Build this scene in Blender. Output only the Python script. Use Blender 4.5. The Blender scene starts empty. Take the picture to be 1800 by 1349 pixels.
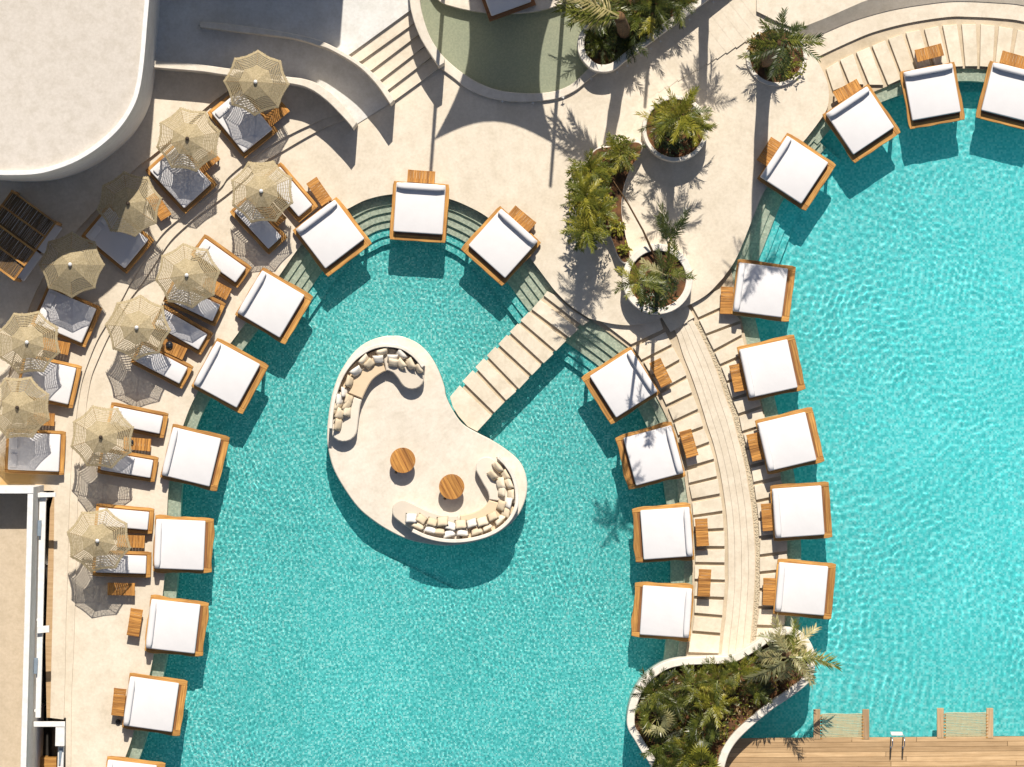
import bpy, bmesh, math, random
import numpy as np
from mathutils import Vector, Matrix, geometry

random.seed(7)
SC = bpy.context.scene
COL = SC.collection
R = math.radians
S = 48.0            # photo pixels per metre at water level
H = 170.0           # drone height above the water

def P(px, py, z=0.0):
    """the point at height z that the drone sees at photo pixel (px, py)"""
    k = (1.0 - z / H) / S
    return ((px - 900.0) * k, (674.5 - py) * k)

# ------------------------------------------------------------------ camera, sky, sun, exposure
cam = bpy.data.cameras.new('drone_camera')
cam.sensor_width = 36.0
cam.lens = 36.0 * H / (1800.0 / S)
cam.clip_end = 1000
camo = bpy.data.objects.new('drone_camera', cam)
COL.objects.link(camo)
camo.location = (0, 0, H)
SC.camera = camo

SUN_DIR = Vector((-0.068, -0.94, -1.0)).normalized()     # way the light travels
elev = math.asin(-SUN_DIR.z)
world = bpy.data.worlds.new('World')
SC.world = world
world.use_nodes = True
wn = world.node_tree
sky = wn.nodes.new('ShaderNodeTexSky')
sky.sky_type = 'NISHITA'
sky.sun_disc = False
sky.sun_elevation = elev
sky.sun_rotation = math.atan2(-SUN_DIR.x, -SUN_DIR.y)
sky.dust_density = 1.5
wn.links.new(sky.outputs[0], wn.nodes['Background'].inputs[0])
wn.nodes['Background'].inputs[1].default_value = 0.058
sl = bpy.data.lights.new('sun', 'SUN')
sl.energy = 5.0
sl.angle = R(0.5)
sl.color = (1.0, 0.925, 0.81)
sl.cycles.is_caustics_light = True          # sunlight is refracted by the rippled water
sun = bpy.data.objects.new('sun', sl)
COL.objects.link(sun)
sun.rotation_euler = SUN_DIR.to_track_quat('-Z', 'Y').to_euler()
sun.location = (0, 20, 40)
SC.view_settings.view_transform = 'Standard'
SC.view_settings.look = 'None'
SC.view_settings.exposure = 0.28
SC.view_settings.gamma = 1
SC.view_settings.use_curve_mapping = False
SC.cycles.use_denoising = True
SC.cycles.max_bounces = 8
SC.cycles.transparent_max_bounces = 16
SC.cycles.sample_clamp_indirect = 6.0

# ------------------------------------------------------------------ materials
MATS = {}
def lin(c):
    return tuple(c) + (1.0,)

def new_mat(name):
    m = bpy.data.materials.new(name)
    m.use_nodes = True
    MATS[name] = m
    return m, m.node_tree, m.node_tree.nodes['Principled BSDF']

def ramp(nt, a, b, p0=0.35, p1=0.65):
    r = nt.nodes.new('ShaderNodeValToRGB')
    r.color_ramp.elements[0].position = p0
    r.color_ramp.elements[1].position = p1
    r.color_ramp.elements[0].color = lin(a)
    r.color_ramp.elements[1].color = lin(b)
    return r

def noise(nt, scale, detail=4, rough=0.6, vec=None):
    n = nt.nodes.new('ShaderNodeTexNoise')
    n.inputs['Scale'].default_value = scale
    n.inputs['Detail'].default_value = detail
    n.inputs['Roughness'].default_value = rough
    if vec is not None:
        nt.links.new(vec, n.inputs['Vector'])
    return n

def mixc(nt, f, a, b, mode='MIX'):
    m = nt.nodes.new('ShaderNodeMix')
    m.data_type = 'RGBA'
    m.blend_type = mode
    for sock, v in ((m.inputs[0], f), (m.inputs[6], a), (m.inputs[7], b)):
        if hasattr(v, 'is_linked') or hasattr(v, 'node'):
            nt.links.new(v, sock)
        elif isinstance(v, (int, float)):
            sock.default_value = v
        else:
            sock.default_value = lin(v)
    return m.outputs[2]

def bump(nt, bsdf, height, strength=0.3, dist=0.02):
    b = nt.nodes.new('ShaderNodeBump')
    b.inputs['Strength'].default_value = strength
    b.inputs['Distance'].default_value = dist
    nt.links.new(height, b.inputs['Height'])
    nt.links.new(b.outputs[0], bsdf.inputs['Normal'])

def pos(nt):
    return nt.nodes.new('ShaderNodeNewGeometry').outputs['Position']

def objco(nt):
    return nt.nodes.new('ShaderNodeTexCoord').outputs['Object']

def mat_concrete(name, a, b, big=0.35, vary=0.0, rough=0.8, stain=None):
    m, nt, p = new_mat(name)
    v = pos(nt)
    n1 = noise(nt, big, 6, 0.65, v)
    r1 = ramp(nt, a, b)
    nt.links.new(n1.outputs[0], r1.inputs[0])
    n2 = noise(nt, 9.0, 6, 0.7, v)
    r2 = ramp(nt, (0.86, 0.85, 0.83), (1.06, 1.06, 1.06), 0.3, 0.7)
    nt.links.new(n2.outputs[0], r2.inputs[0])
    c = mixc(nt, 0.8, r1.outputs[0], r2.outputs[0], 'MULTIPLY')
    n4 = noise(nt, 2.2, 5, 0.62, v)
    r4 = ramp(nt, (0.90, 0.89, 0.86), (1.03, 1.03, 1.03), 0.35, 0.55)
    nt.links.new(n4.outputs[0], r4.inputs[0])
    c = mixc(nt, 0.7, c, r4.outputs[0], 'MULTIPLY')
    if vary:
        oi = nt.nodes.new('ShaderNodeObjectInfo')
        r3 = ramp(nt, (1 - vary, 1 - vary, 1 - 1.2 * vary), (1.02, 1.02, 1.02), 0, 1)
        nt.links.new(oi.outputs['Random'], r3.inputs[0])
        c = mixc(nt, 1.0, c, r3.outputs[0], 'MULTIPLY')
    if stain:
        (sx, sy, rad, colr) = stain
        mp = nt.nodes.new('ShaderNodeVectorMath'); mp.operation = 'DISTANCE'
        nt.links.new(v, mp.inputs[0]); mp.inputs[1].default_value = (sx, sy, 0.6)
        n5 = noise(nt, 3.0, 4, 0.6, v)
        ad = nt.nodes.new('ShaderNodeMath'); ad.operation = 'ADD'
        nt.links.new(mp.outputs['Value'], ad.inputs[0]); nt.links.new(n5.outputs[0], ad.inputs[1])
        mr = nt.nodes.new('ShaderNodeMapRange')
        nt.links.new(ad.outputs[0], mr.inputs[0])
        mr.inputs[1].default_value = rad; mr.inputs[2].default_value = rad + 0.9
        mr.inputs[3].default_value = 0.85; mr.inputs[4].default_value = 0.0
        c = mixc(nt, mr.outputs[0], c, colr)
    nt.links.new(c, p.inputs['Base Color'])
    p.inputs['Roughness'].default_value = rough
    bump(nt, p, n2.outputs[0], 0.25, 0.01)
    return m

mat_concrete('concrete', (0.605, 0.535, 0.435), (0.68, 0.61, 0.51))
mat_concrete('terrace', (0.58, 0.51, 0.41), (0.68, 0.605, 0.50),
             stain=(P(28, 845)[0], P(28, 845)[1], 1.05, (0.42, 0.24, 0.05)))
mat_concrete('smooth_cement', (0.62, 0.565, 0.485), (0.72, 0.655, 0.57))
mat_concrete('lane_cement', (0.585, 0.58, 0.565), (0.68, 0.675, 0.66), 0.5)
mat_concrete('slab_stone', (0.64, 0.565, 0.455), (0.74, 0.66, 0.545), 1.3, 0.10)
mat_concrete('path_stone', (0.62, 0.545, 0.44), (0.71, 0.63, 0.52), 0.8, 0.06)
mat_concrete('base_stone', (0.47, 0.39, 0.28), (0.56, 0.47, 0.35), 0.8)
mat_concrete('white_plaster', (0.68, 0.67, 0.65), (0.73, 0.72, 0.70), 0.4, 0, 0.7)
mat_concrete('planter_plaster', (0.68, 0.63, 0.56), (0.77, 0.72, 0.65), 0.8, 0, 0.75)
mat_concrete('roof_screed', (0.53, 0.485, 0.435), (0.565, 0.52, 0.47), 0.18)
mat_concrete('roof_tan', (0.49, 0.40, 0.29), (0.53, 0.435, 0.32), 0.25)
mat_concrete('soil', (0.04, 0.020, 0.009), (0.20, 0.090, 0.035), 2.5, 0, 0.95)
mat_concrete('earth', (0.30, 0.24, 0.16), (0.42, 0.34, 0.24), 0.2)
mat_concrete('pit_shade', (0.012, 0.010, 0.008), (0.02, 0.016, 0.012), 1.0)  # near-black colour stands in for the shade down in the well
mat_concrete('grey_tile', (0.16, 0.155, 0.14), (0.20, 0.19, 0.17), 1.0)

def mat_mosaic(name, cols, size=0.05, mott=0.5):
    m, nt, p = new_mat(name)
    v = pos(nt)
    sc_ = nt.nodes.new('ShaderNodeVectorMath'); sc_.operation = 'SCALE'
    nt.links.new(v, sc_.inputs[0]); sc_.inputs['Scale'].default_value = 1.0 / size
    fl = nt.nodes.new('ShaderNodeVectorMath'); fl.operation = 'FLOOR'
    nt.links.new(sc_.outputs[0], fl.inputs[0])
    wnz = nt.nodes.new('ShaderNodeTexWhiteNoise'); wnz.noise_dimensions = '3D'
    nt.links.new(fl.outputs[0], wnz.inputs[0])
    rp = nt.nodes.new('ShaderNodeValToRGB')
    rp.color_ramp.interpolation = 'CONSTANT'
    while len(rp.color_ramp.elements) < len(cols):
        rp.color_ramp.elements.new(0.5)
    for i, c in enumerate(cols):
        rp.color_ramp.elements[i].position = i / len(cols)
        rp.color_ramp.elements[i].color = lin(c)
    nt.links.new(wnz.outputs[0], rp.inputs[0])
    n1 = noise(nt, 0.22, 4, 0.6, v)
    r2 = ramp(nt, (0.86, 0.93, 0.92), (1.06, 1.03, 1.03), 0.35, 0.65)
    nt.links.new(n1.outputs[0], r2.inputs[0])
    c = mixc(nt, mott, rp.outputs[0], r2.outputs[0], 'MULTIPLY')
    nt.links.new(c, p.inputs['Base Color'])
    p.inputs['Roughness'].default_value = 0.6
    return m

mat_mosaic('mosaic_teal', [(0.04, 0.43, 0.44), (0.09, 0.55, 0.56), (0.14, 0.62, 0.63), (0.36, 0.76, 0.76), (0.07, 0.49, 0.50), (0.12, 0.60, 0.61), (0.20, 0.67, 0.68)], 0.05, 0.9)
mat_mosaic('mosaic_turquoise', [(0.07, 0.58, 0.61), (0.11, 0.645, 0.68), (0.16, 0.69, 0.725), (0.25, 0.74, 0.77)], 0.07, 0.9)
mat_mosaic('mosaic_sand', [(0.52, 0.50, 0.40), (0.60, 0.57, 0.46), (0.67, 0.64, 0.52), (0.49, 0.49, 0.40)], 0.06)
mat_mosaic('mosaic_olive', [(0.45, 0.44, 0.345), (0.48, 0.465, 0.365), (0.43, 0.425, 0.335), (0.50, 0.485, 0.38)], 0.05)

def mat_wood(name, dark, light, sx=1.2, sy=22.0, rough=0.5, rings=0.5):
    m, nt, p = new_mat(name)
    oc = objco(nt)
    oi = nt.nodes.new('ShaderNodeObjectInfo')
    off = nt.nodes.new('ShaderNodeVectorMath'); off.operation = 'SCALE'
    cb = nt.nodes.new('ShaderNodeCombineXYZ')
    for i in range(3):
        nt.links.new(oi.outputs['Random'], cb.inputs[i])
    nt.links.new(cb.outputs[0], off.inputs[0]); off.inputs['Scale'].default_value = 37.0
    ad = nt.nodes.new('ShaderNodeVectorMath'); ad.operation = 'ADD'
    nt.links.new(oc, ad.inputs[0]); nt.links.new(off.outputs[0], ad.inputs[1])
    mp = nt.nodes.new('ShaderNodeMapping')
    nt.links.new(ad.outputs[0], mp.inputs[0])
    mp.inputs['Scale'].default_value = (sx, sy, sy)
    n1 = noise(nt, 1.0, 5, 0.65, mp.outputs[0])
    r1 = ramp(nt, dark, light, 0.36, 0.64)
    nt.links.new(n1.outputs[0], r1.inputs[0])
    r3 = ramp(nt, (0.74, 0.70, 0.64), (1.12, 1.10, 1.05), 0, 1)
    nt.links.new(oi.outputs['Random'], r3.inputs[0])
    c = mixc(nt, 1.0, r1.outputs[0], r3.outputs[0], 'MULTIPLY')
    n2 = noise(nt, 2.0, 3, 0.6, ad.outputs[0])
    r2 = ramp(nt, (0.8, 0.78, 0.75), (1.08, 1.06, 1.04), 0.3, 0.7)
    nt.links.new(n2.outputs[0], r2.inputs[0])
    c = mixc(nt, rings, c, r2.outputs[0], 'MULTIPLY')
    nt.links.new(c, p.inputs['Base Color'])
    p.inputs['Roughness'].default_value = rough
    bump(nt, p, n1.outputs[0], 0.2, 0.004)
    return m

mat_wood('teak', (0.30, 0.135, 0.03), (0.60, 0.33, 0.09))
mat_wood('table_teak', (0.26, 0.105, 0.018), (0.58, 0.29, 0.07))
mat_wood('teak_dark', (0.17, 0.070, 0.022), (0.30, 0.135, 0.045))
mat_wood('decking', (0.47, 0.315, 0.17), (0.60, 0.425, 0.25), 0.8, 14.0)
mat_wood('tabletop_wood', (0.26, 0.100, 0.020), (0.60, 0.300, 0.070), 0.7, 11.0)
mat_wood('grey_wood', (0.38, 0.26, 0.15), (0.55, 0.40, 0.25), 0.8, 16.0)
mat_wood('reed', (0.07, 0.045, 0.022), (0.26, 0.17, 0.085), 3.0, 30.0, 0.9)
mat_wood('bark', (0.06, 0.035, 0.018), (0.20, 0.115, 0.05), 14.0, 5.0, 0.95)

def mat_fabric(name, col, col2=None, rough=0.95, wr=0.35, vary=0.0):
    m, nt, p = new_mat(name)
    oc = objco(nt)
    n1 = noise(nt, 2.3, 5, 0.6, oc)
    r1 = ramp(nt, col, col2 or tuple(min(1, x * 1.05) for x in col), 0.35, 0.65)
    nt.links.new(n1.outputs[0], r1.inputs[0])
    c = r1.outputs[0]
    if vary:
        oi = nt.nodes.new('ShaderNodeObjectInfo')
        r3 = ramp(nt, (1 - vary, 1 - vary * 1.2, 1 - vary * 1.5), (1.05, 1.05, 1.05), 0, 1)
        nt.links.new(oi.outputs['Random'], r3.inputs[0])
        c = mixc(nt, 1.0, c, r3.outputs[0], 'MULTIPLY')
    nt.links.new(c, p.inputs['Base Color'])
    p.inputs['Roughness'].default_value = rough
    p.inputs['Specular IOR Level'].default_value = 0.1
    n2 = noise(nt, 3.5, 4, 0.55, oc)
    bump(nt, p, n2.outputs[0], wr, 0.03)
    return m

mat_fabric('white_canvas', (0.655, 0.645, 0.655), (0.68, 0.67, 0.68), wr=0.22)
mat_fabric('sofa_cream', (0.64, 0.58, 0.50), vary=0.10)
mat_fabric('sofa_tan', (0.62, 0.49, 0.34))
mat_fabric('cushion_beige', (0.72, 0.63, 0.49), vary=0.22)
mat_fabric('cushion_white', (0.72, 0.69, 0.64), vary=0.08)
mat_fabric('sail_cloth', (0.55, 0.50, 0.42))

# open-weave jute of the parasols: fibre plus real gaps between the threads
m, nt, p = new_mat('jute')
oc = objco(nt)
n1 = noise(nt, 16.0, 4, 0.7, oc)
r1 = ramp(nt, (0.345, 0.28, 0.165), (0.53, 0.445, 0.29), 0.35, 0.65)
nt.links.new(n1.outputs[0], r1.inputs[0])
nt.links.new(r1.outputs[0], p.inputs['Base Color'])
p.inputs['Roughness'].default_value = 0.95
p.inputs['Specular IOR Level'].default_value = 0.05
tl = nt.nodes.new('ShaderNodeBsdfTranslucent')
nt.links.new(r1.outputs[0], tl.inputs[0])
mx1 = nt.nodes.new('ShaderNodeMixShader'); mx1.inputs[0].default_value = 0.2
nt.links.new(p.outputs[0], mx1.inputs[1]); nt.links.new(tl.outputs[0], mx1.inputs[2])
tr = nt.nodes.new('ShaderNodeBsdfTransparent')
n2 = noise(nt, 38.0, 2, 0.5, oc)
r2 = ramp(nt, (0.0, 0.0, 0.0), (0.22, 0.22, 0.22), 0.5, 0.64)
nt.links.new(n2.outputs[0], r2.inputs[0])
mx2 = nt.nodes.new('ShaderNodeMixShader')
nt.links.new(r2.outputs[0], mx2.inputs[0])
nt.links.new(mx1.outputs[0], mx2.inputs[1]); nt.links.new(tr.outputs[0], mx2.inputs[2])
nt.links.new(mx2.outputs[0], nt.nodes['Material Output'].inputs[0])

# netting of the two loungers at the water
m, nt, p = new_mat('rope')
p.inputs['Base Color'].default_value = (0.50, 0.44, 0.27, 1)
p.inputs['Roughness'].default_value = 0.9

def mat_plain(name, col, rough=0.5, metal=0.0):
    m, nt, p = new_mat(name)
    n1 = noise(nt, 6.0, 3, 0.6, objco(nt))
    r1 = ramp(nt, tuple(x * 0.9 for x in col), tuple(min(1, x * 1.06) for x in col))
    nt.links.new(n1.outputs[0], r1.inputs[0])
    nt.links.new(r1.outputs[0], p.inputs['Base Color'])
    p.inputs['Roughness'].default_value = rough
    p.inputs['Metallic'].default_value = metal
    return m
mat_plain('white_paint', (0.72, 0.71, 0.70), 0.45)
mat_plain('dark_knob', (0.04, 0.025, 0.015), 0.5)
mat_plain('chrome', (0.72, 0.72, 0.72), 0.18, 1.0)
mat_plain('black_ceramic', (0.02, 0.022, 0.028), 0.35)
mat_plain('steel_post', (0.35, 0.34, 0.32), 0.5, 0.3)
mat_plain('window_glass', (0.20, 0.25, 0.31), 0.08)
mat_plain('pebble', (0.50, 0.43, 0.31), 0.8)

def mat_leaf(name, a, b):
    m, nt, p = new_mat(name)
    oi = nt.nodes.new('ShaderNodeObjectInfo')
    n1 = noise(nt, 5.0, 3, 0.7, objco(nt))
    r1 = ramp(nt, a, b, 0.35, 0.65)
    nt.links.new(n1.outputs[0], r1.inputs[0])
    r3 = ramp(nt, (0.65, 0.72, 0.7), (1.25, 1.15, 1.0), 0, 1)
    nt.links.new(oi.outputs['Random'], r3.inputs[0])
    c = mixc(nt, 1.0, r1.outputs[0], r3.outputs[0], 'MULTIPLY')
    nt.links.new(c, p.inputs['Base Color'])
    p.inputs['Roughness'].default_value = 0.38
    tl = nt.nodes.new('ShaderNodeBsdfTranslucent')
    nt.links.new(c, tl.inputs[0])
    mx = nt.nodes.new('ShaderNodeMixShader'); mx.inputs[0].default_value = 0.3
    nt.links.new(p.outputs[0], mx.inputs[1]); nt.links.new(tl.outputs[0], mx.inputs[2])
    nt.links.new(mx.outputs[0], nt.nodes['Material Output'].inputs[0])
    return m
mat_leaf('frond_green', (0.055, 0.080, 0.012), (0.19, 0.205, 0.035))
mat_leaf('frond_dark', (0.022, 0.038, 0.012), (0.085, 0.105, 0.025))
mat_leaf('frond_pale', (0.28, 0.26, 0.12), (0.48, 0.44, 0.24))
mat_leaf('leaf_lime', (0.15, 0.165, 0.015), (0.40, 0.37, 0.055))
mat_leaf('leaf_dry', (0.20, 0.11, 0.03), (0.34, 0.22, 0.08))

# water: a real refracting surface
m, nt, p = new_mat('water')
for n in list(nt.nodes):
    if n.type != 'OUTPUT_MATERIAL':
        nt.nodes.remove(n)
g = nt.nodes.new('ShaderNodeBsdfGlass')
g.inputs['IOR'].default_value = 1.33
g.inputs['Roughness'].default_value = 0.0
g.inputs[0].default_value = (0.92, 0.985, 0.975, 1)
nt.links.new(g.outputs[0], nt.nodes['Material Output'].inputs[0])

mc = MATS['water'].copy()
mc.name = 'clear_water'
MATS['clear_water'] = mc
[n for n in mc.node_tree.nodes if n.type == 'BSDF_GLASS'][0].inputs[0].default_value = (0.93, 0.975, 0.93, 1)
# ------------------------------------------------------------------ mesh helpers
def link(name, me, mat=None, parent=None, loc=(0, 0, 0), rot=(0, 0, 0), smooth=False, receive=True):
    o = bpy.data.objects.new(name, me)
    COL.objects.link(o)
    if mat is not None and not me.materials:
        me.materials.append(MATS[mat])
    if smooth:
        me.shade_smooth()
    o.parent = parent
    o.location = loc
    o.rotation_euler = rot
    if receive:
        o.cycles.is_caustics_receiver = True
    return o

def mesh(verts, faces, name='m'):
    me = bpy.data.meshes.new(name)
    me.from_pydata(verts, [], faces)
    me.update()
    return me

def from_bm(bm, name='m'):
    me = bpy.data.meshes.new(name)
    bm.normal_update()
    bm.to_mesh(me)
    bm.free()
    return me

def crom(pts, n=8, closed=False):
    """Catmull-Rom curve through pts"""
    pts = [np.array(p, float) for p in pts]
    out = []
    N = len(pts)
    segs = N if closed else N - 1
    for i in range(segs):
        if closed:
            p0, p1, p2, p3 = pts[i - 1], pts[i], pts[(i + 1) % N], pts[(i + 2) % N]
        else:
            p1, p2 = pts[i], pts[i + 1]
            p0 = pts[i - 1] if i else 2 * p1 - p2
            p3 = pts[i + 2] if i + 2 < N else 2 * p2 - p1
        for k in range(n):
            t = k / n
            out.append(0.5 * ((2 * p1) + (-p0 + p2) * t + (2 * p0 - 5 * p1 + 4 * p2 - p3) * t * t
                              + (-p0 + 3 * p1 - 3 * p2 + p3) * t ** 3))
    if not closed:
        out.append(pts[-1])
    return [tuple(p) for p in out]

def area2(w):
    return sum(w[i - 1][0] * w[i][1] - w[i][0] * w[i - 1][1] for i in range(len(w)))

def prism_mesh(loops, z0, z1, chamfer=0.0):
    """loops of world xy (first outer, rest holes) raised from z0 to z1 (no underside)"""
    ls = []
    for i, w in enumerate(loops):
        w = [tuple(p[:2]) for p in w]
        if (area2(w) > 0) != (i == 0):
            w = w[::-1]
        ls.append(w)
    V, F = [], []
    tops = []
    for w in ls:
        n = len(w)
        if chamfer:
            c = chamfer
            ins = []
            for i in range(n):
                a, b, d = Vector(w[i - 1]), Vector(w[i]), Vector(w[(i + 1) % n])
                e1 = (b - a); e2 = (d - b)
                if e1.length < 1e-9 or e2.length < 1e-9:
                    ins.append(w[i]); continue
                e1.normalize(); e2.normalize()
                n1 = Vector((-e1.y, e1.x)); n2 = Vector((-e2.y, e2.x))
                q = n1 + n2
                q = q / max(0.5, q.length_squared / 2) if q.length > 1e-6 else n1
                ins.append((b.x + q.x * c, b.y + q.y * c))
            base = len(V)
            V += [(x, y, z0) for x, y in w] + [(x, y, z1 - c) for x, y in w] + [(x, y, z1) for x, y in ins]
            for i in range(n):
                j = (i + 1) % n
                F.append((base + i, base + j, base + n + j, base + n + i))
                F.append((base + n + i, base + n + j, base + 2 * n + j, base + 2 * n + i))
            tops.append((ins, base + 2 * n))
        else:
            base = len(V)
            V += [(x, y, z0) for x, y in w] + [(x, y, z1) for x, y in w]
            for i in range(n):
                j = (i + 1) % n
                F.append((base + i, base + j, base + n + j, base + n + i))
            tops.append((w, base + n))
    idx = []
    for w, b in tops:
        idx += [b + i for i in range(len(w))]
    tris = geometry.tessellate_polygon([[Vector((x, y, 0)) for x, y in w] for w, b in tops])
    for t in tris:
        a, b, c = (idx[k] for k in t)
        va, vb, vc = V[a], V[b], V[c]
        if (vb[0] - va[0]) * (vc[1] - va[1]) - (vb[1] - va[1]) * (vc[0] - va[0]) < 0:
            a, b, c = a, c, b
        F.append((a, b, c))
    return mesh(V, F)

def W(pts, z):
    return [P(x, y, z) for x, y in pts]

def prism(name, pts, z0, z1, mat, parent=None, holes=(), chamfer=0.0):
    return link(name, prism_mesh([W(pts, z1)] + [W(h, z1) for h in holes], z0, z1, chamfer), mat, parent)

def struct(o):
    o['kind'] = 'structure'
    return o

def tag(o, label, cat, group=None):
    o['label'] = label
    o['category'] = cat
    if group:
        o['group'] = group
    return o

def empty(name, loc, rz=0.0):
    o = bpy.data.objects.new(name, None)
    COL.objects.link(o)
    o.location = loc
    o.rotation_euler = (0, 0, rz)
    o.empty_display_size = 0.2
    return o

def copy_tree(o, parent=None, skip=()):
    c = o.copy()
    COL.objects.link(c)
    c.parent = parent
    for ch in [x for x in bpy.data.objects if x.parent == o and x is not c]:
        copy_tree(ch, c)
    return c

def box_mesh(x0, x1, y0, y1, z0, z1, bev=0.0, seg=2):
    bm = bmesh.new()
    bmesh.ops.create_cube(bm, size=1.0)
    for v in bm.verts:
        v.co = Vector(((x0 + x1) / 2 + v.co.x * (x1 - x0), (y0 + y1) / 2 + v.co.y * (y1 - y0), (z0 + z1) / 2 + v.co.z * (z1 - z0)))
    if bev:
        bmesh.ops.bevel(bm, geom=bm.edges[:], offset=bev, segments=seg, affect='EDGES', profile=0.5)
    return from_bm(bm)

def tube_mesh(path, rad, n=8, caps=True):
    """round tube along a path; rad may be a list"""
    path = [Vector(p) for p in path]
    V, F = [], []
    for i, p_ in enumerate(path):
        d = (path[min(i + 1, len(path) - 1)] - path[max(i - 1, 0)]).normalized()
        a = d.orthogonal().normalized() if abs(d.z) < 0.95 else Vector((1, 0, 0))
        a = (a - d * a.dot(d)).normalized()
        if abs(d.z) < 0.95:
            a = d.cross(Vector((0, 0, 1))).normalized()
        b = d.cross(a)
        r = rad[i] if isinstance(rad, (list, tuple)) else rad
        for k in range(n):
            t = 2 * math.pi * k / n
            V.append(tuple(p_ + a * (r * math.cos(t)) + b * (r * math.sin(t))))
    for i in range(len(path) - 1):
        for k in range(n):
            k2 = (k + 1) % n
            F.append((i * n + k, i * n + k2, (i + 1) * n + k2, (i + 1) * n + k))
    if caps:
        F.append(tuple(range(n))[::-1])
        F.append(tuple((len(path) - 1) * n + k for k in range(n)))
    return mesh(V, F)

def circle_px(cx, cy, r, n=40, ry=None):
    ry = ry or r
    return [(cx + r * math.cos(2 * math.pi * i / n), cy + ry * math.sin(2 * math.pi * i / n)) for i in range(n)]

def resample(pts, step):
    p = np.array(pts, float)
    d = np.r_[0, np.cumsum(np.hypot(*np.diff(p, axis=0).T))]
    n = max(2, int(d[-1] / step) + 1)
    s = np.linspace(0, d[-1], n)
    return np.stack([np.interp(s, d, p[:, 0]), np.interp(s, d, p[:, 1])], 1)

def offset(pts, d):
    p = np.array(pts, float)
    t = np.gradient(p, axis=0)
    t /= np.maximum(1e-9, np.hypot(t[:, 0], t[:, 1]))[:, None]
    nrm = np.stack([-t[:, 1], t[:, 0]], 1)
    return p + nrm * d

def ribbon(name, path, d0, d1, z0, z1, mat, parent=None, chamfer=0.0):
    a = offset(path, d0); b = offset(path, d1)
    pts = [tuple(x) for x in a] + [tuple(x) for x in b[::-1]]
    return prism(name, pts, z0, z1, mat, parent, chamfer=chamfer)

# ------------------------------------------------------------------ levels
ZP = 0.35           # plaza and lower deck
ZB = 0.05           # base of the paved strips beside the pools
ZS = 0.17           # top of the paving slabs
ZT0, ZT1, ZT2 = 0.47, 0.59, 0.75     # terrace step, terrace, back terrace
FLOOR = -1.2

# ------------------------------------------------------------------ ground and pool shells
gm = mesh([(-150, -150, -1.9), (150, -150, -1.9), (150, 150, -1.9), (-150, 150, -1.9)], [(0, 1, 2, 3)])
struct(link('ground', gm, 'earth'))

def sheet(name, x0, y0, x1, y1, z, mat):
    a, b = P(x0, y0), P(x1, y1)
    return link(name, mesh([(a[0], b[1], z), (b[0], b[1], z), (b[0], a[1], z), (a[0], a[1], z)], [(0, 1, 2, 3)]), mat)

floorA = struct(sheet('pool_floor', 175, 325, 1216, 1500, FLOOR, 'mosaic_teal'))
prism('pool_step', [(532, 905), (900, 1085), (1216, 1085), (1216, 1500), (532, 1500)], FLOOR - .1, FLOOR + 0.10, 'mosaic_teal', floorA)
floorB = struct(sheet('pool_floor', 1216, 100, 2100, 1500, FLOOR, 'mosaic_turquoise'))

# pool edges in photo pixels
west_edge = [(150, 1500), (190, 1420), (205, 1370), (228, 1310), (245, 1250), (262, 1190), (272, 1140), (282, 1080), (289, 1015),
             (291, 980), (293, 920), (296, 860), (303, 810), (318, 760), (337, 710), (370, 650), (408, 600), (440, 556), (470, 515)]
north_edge = [(470, 515), (497, 476), (520, 443), (545, 410), (575, 385), (612, 367), (645, 351), (687, 342), (740, 341), (790, 350),
              (827, 365), (858, 383), (900, 418), (931, 453), (960, 491), (978, 514), (1004, 539), (1036, 560)]
east_join = [(1036, 560), (1075, 588), (1107, 613)]
pen_left = [(1107, 613), (1125, 640), (1150, 690), (1170, 730), (1190, 780), (1200, 820), (1206, 860), (1213, 910), (1216, 960),
            (1217, 1020), (1216, 1060), (1213, 1090), (1208, 1130), (1203, 1175)]
plaza_south = [(1036, 560), (1074, 569), (1111, 572), (1147, 566), (1174, 553), (1200, 541), (1220, 532), (1245, 516), (1271, 489)]
plaza_east = [(1271, 489), (1290, 462), (1303, 435), (1313, 410), (1330, 367), (1346, 333), (1390, 275), (1420, 240), (1446, 205),
              (1455, 187), (1457, 160), (1450, 133), (1434, 102)]
right_top = [(1420, 240), (1446, 210), (1470, 195), (1500, 178), (1540, 160), (1580, 145), (1640, 127), (1685, 121), (1725, 122),
             (1760, 127), (1800, 136), (1860, 158), (1920, 190)]
pen_right = [(1285, 470), (1290, 500), (1295, 520), (1303, 560), (1312, 600), (1325, 650), (1335, 690), (1343, 727), (1355, 770),
             (1365, 805), (1372, 837), (1378, 880), (1382, 920), (1384, 960), (1384, 1000), (1384, 1040), (1382, 1080), (1378, 1110), (1375, 1160)]

westC = crom(west_edge); northC = crom(north_edge)
# pool 3 (raised, olive) outline
p3_outer = crom([(722, -160), (722, -60), (722, 0), (727, 29), (737, 58), (751, 84), (771, 116), (798, 138), (824, 158), (856, 171), (889, 178),
                 (933, 179), (978, 174), (1011, 160), (1038, 138), (1056, 126)])
p3_inner = crom([(735, -160), (735, -60), (737, 0), (744, 38), (758, 71), (780, 100), (811, 127), (844, 147), (878, 159), (922, 164), (967, 162),
                 (1000, 151), (1022, 133), (1040, 115)])
p3_mid = [((a[0] + b[0]) / 2, (a[1] + b[1]) / 2) for a, b in zip(resample(p3_outer, 12), [None] * 0)] or \
         [tuple(x) for x in resample(crom([(728, -160), (728, -60), (729, 0), (735, 33), (747, 64), (765, 93), (782, 112), (804, 132), (834, 152), (866, 165),
                                           (900, 171), (944, 172), (972, 168), (1005, 155), (1030, 135), (1050, 118)]), 6)]

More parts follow.
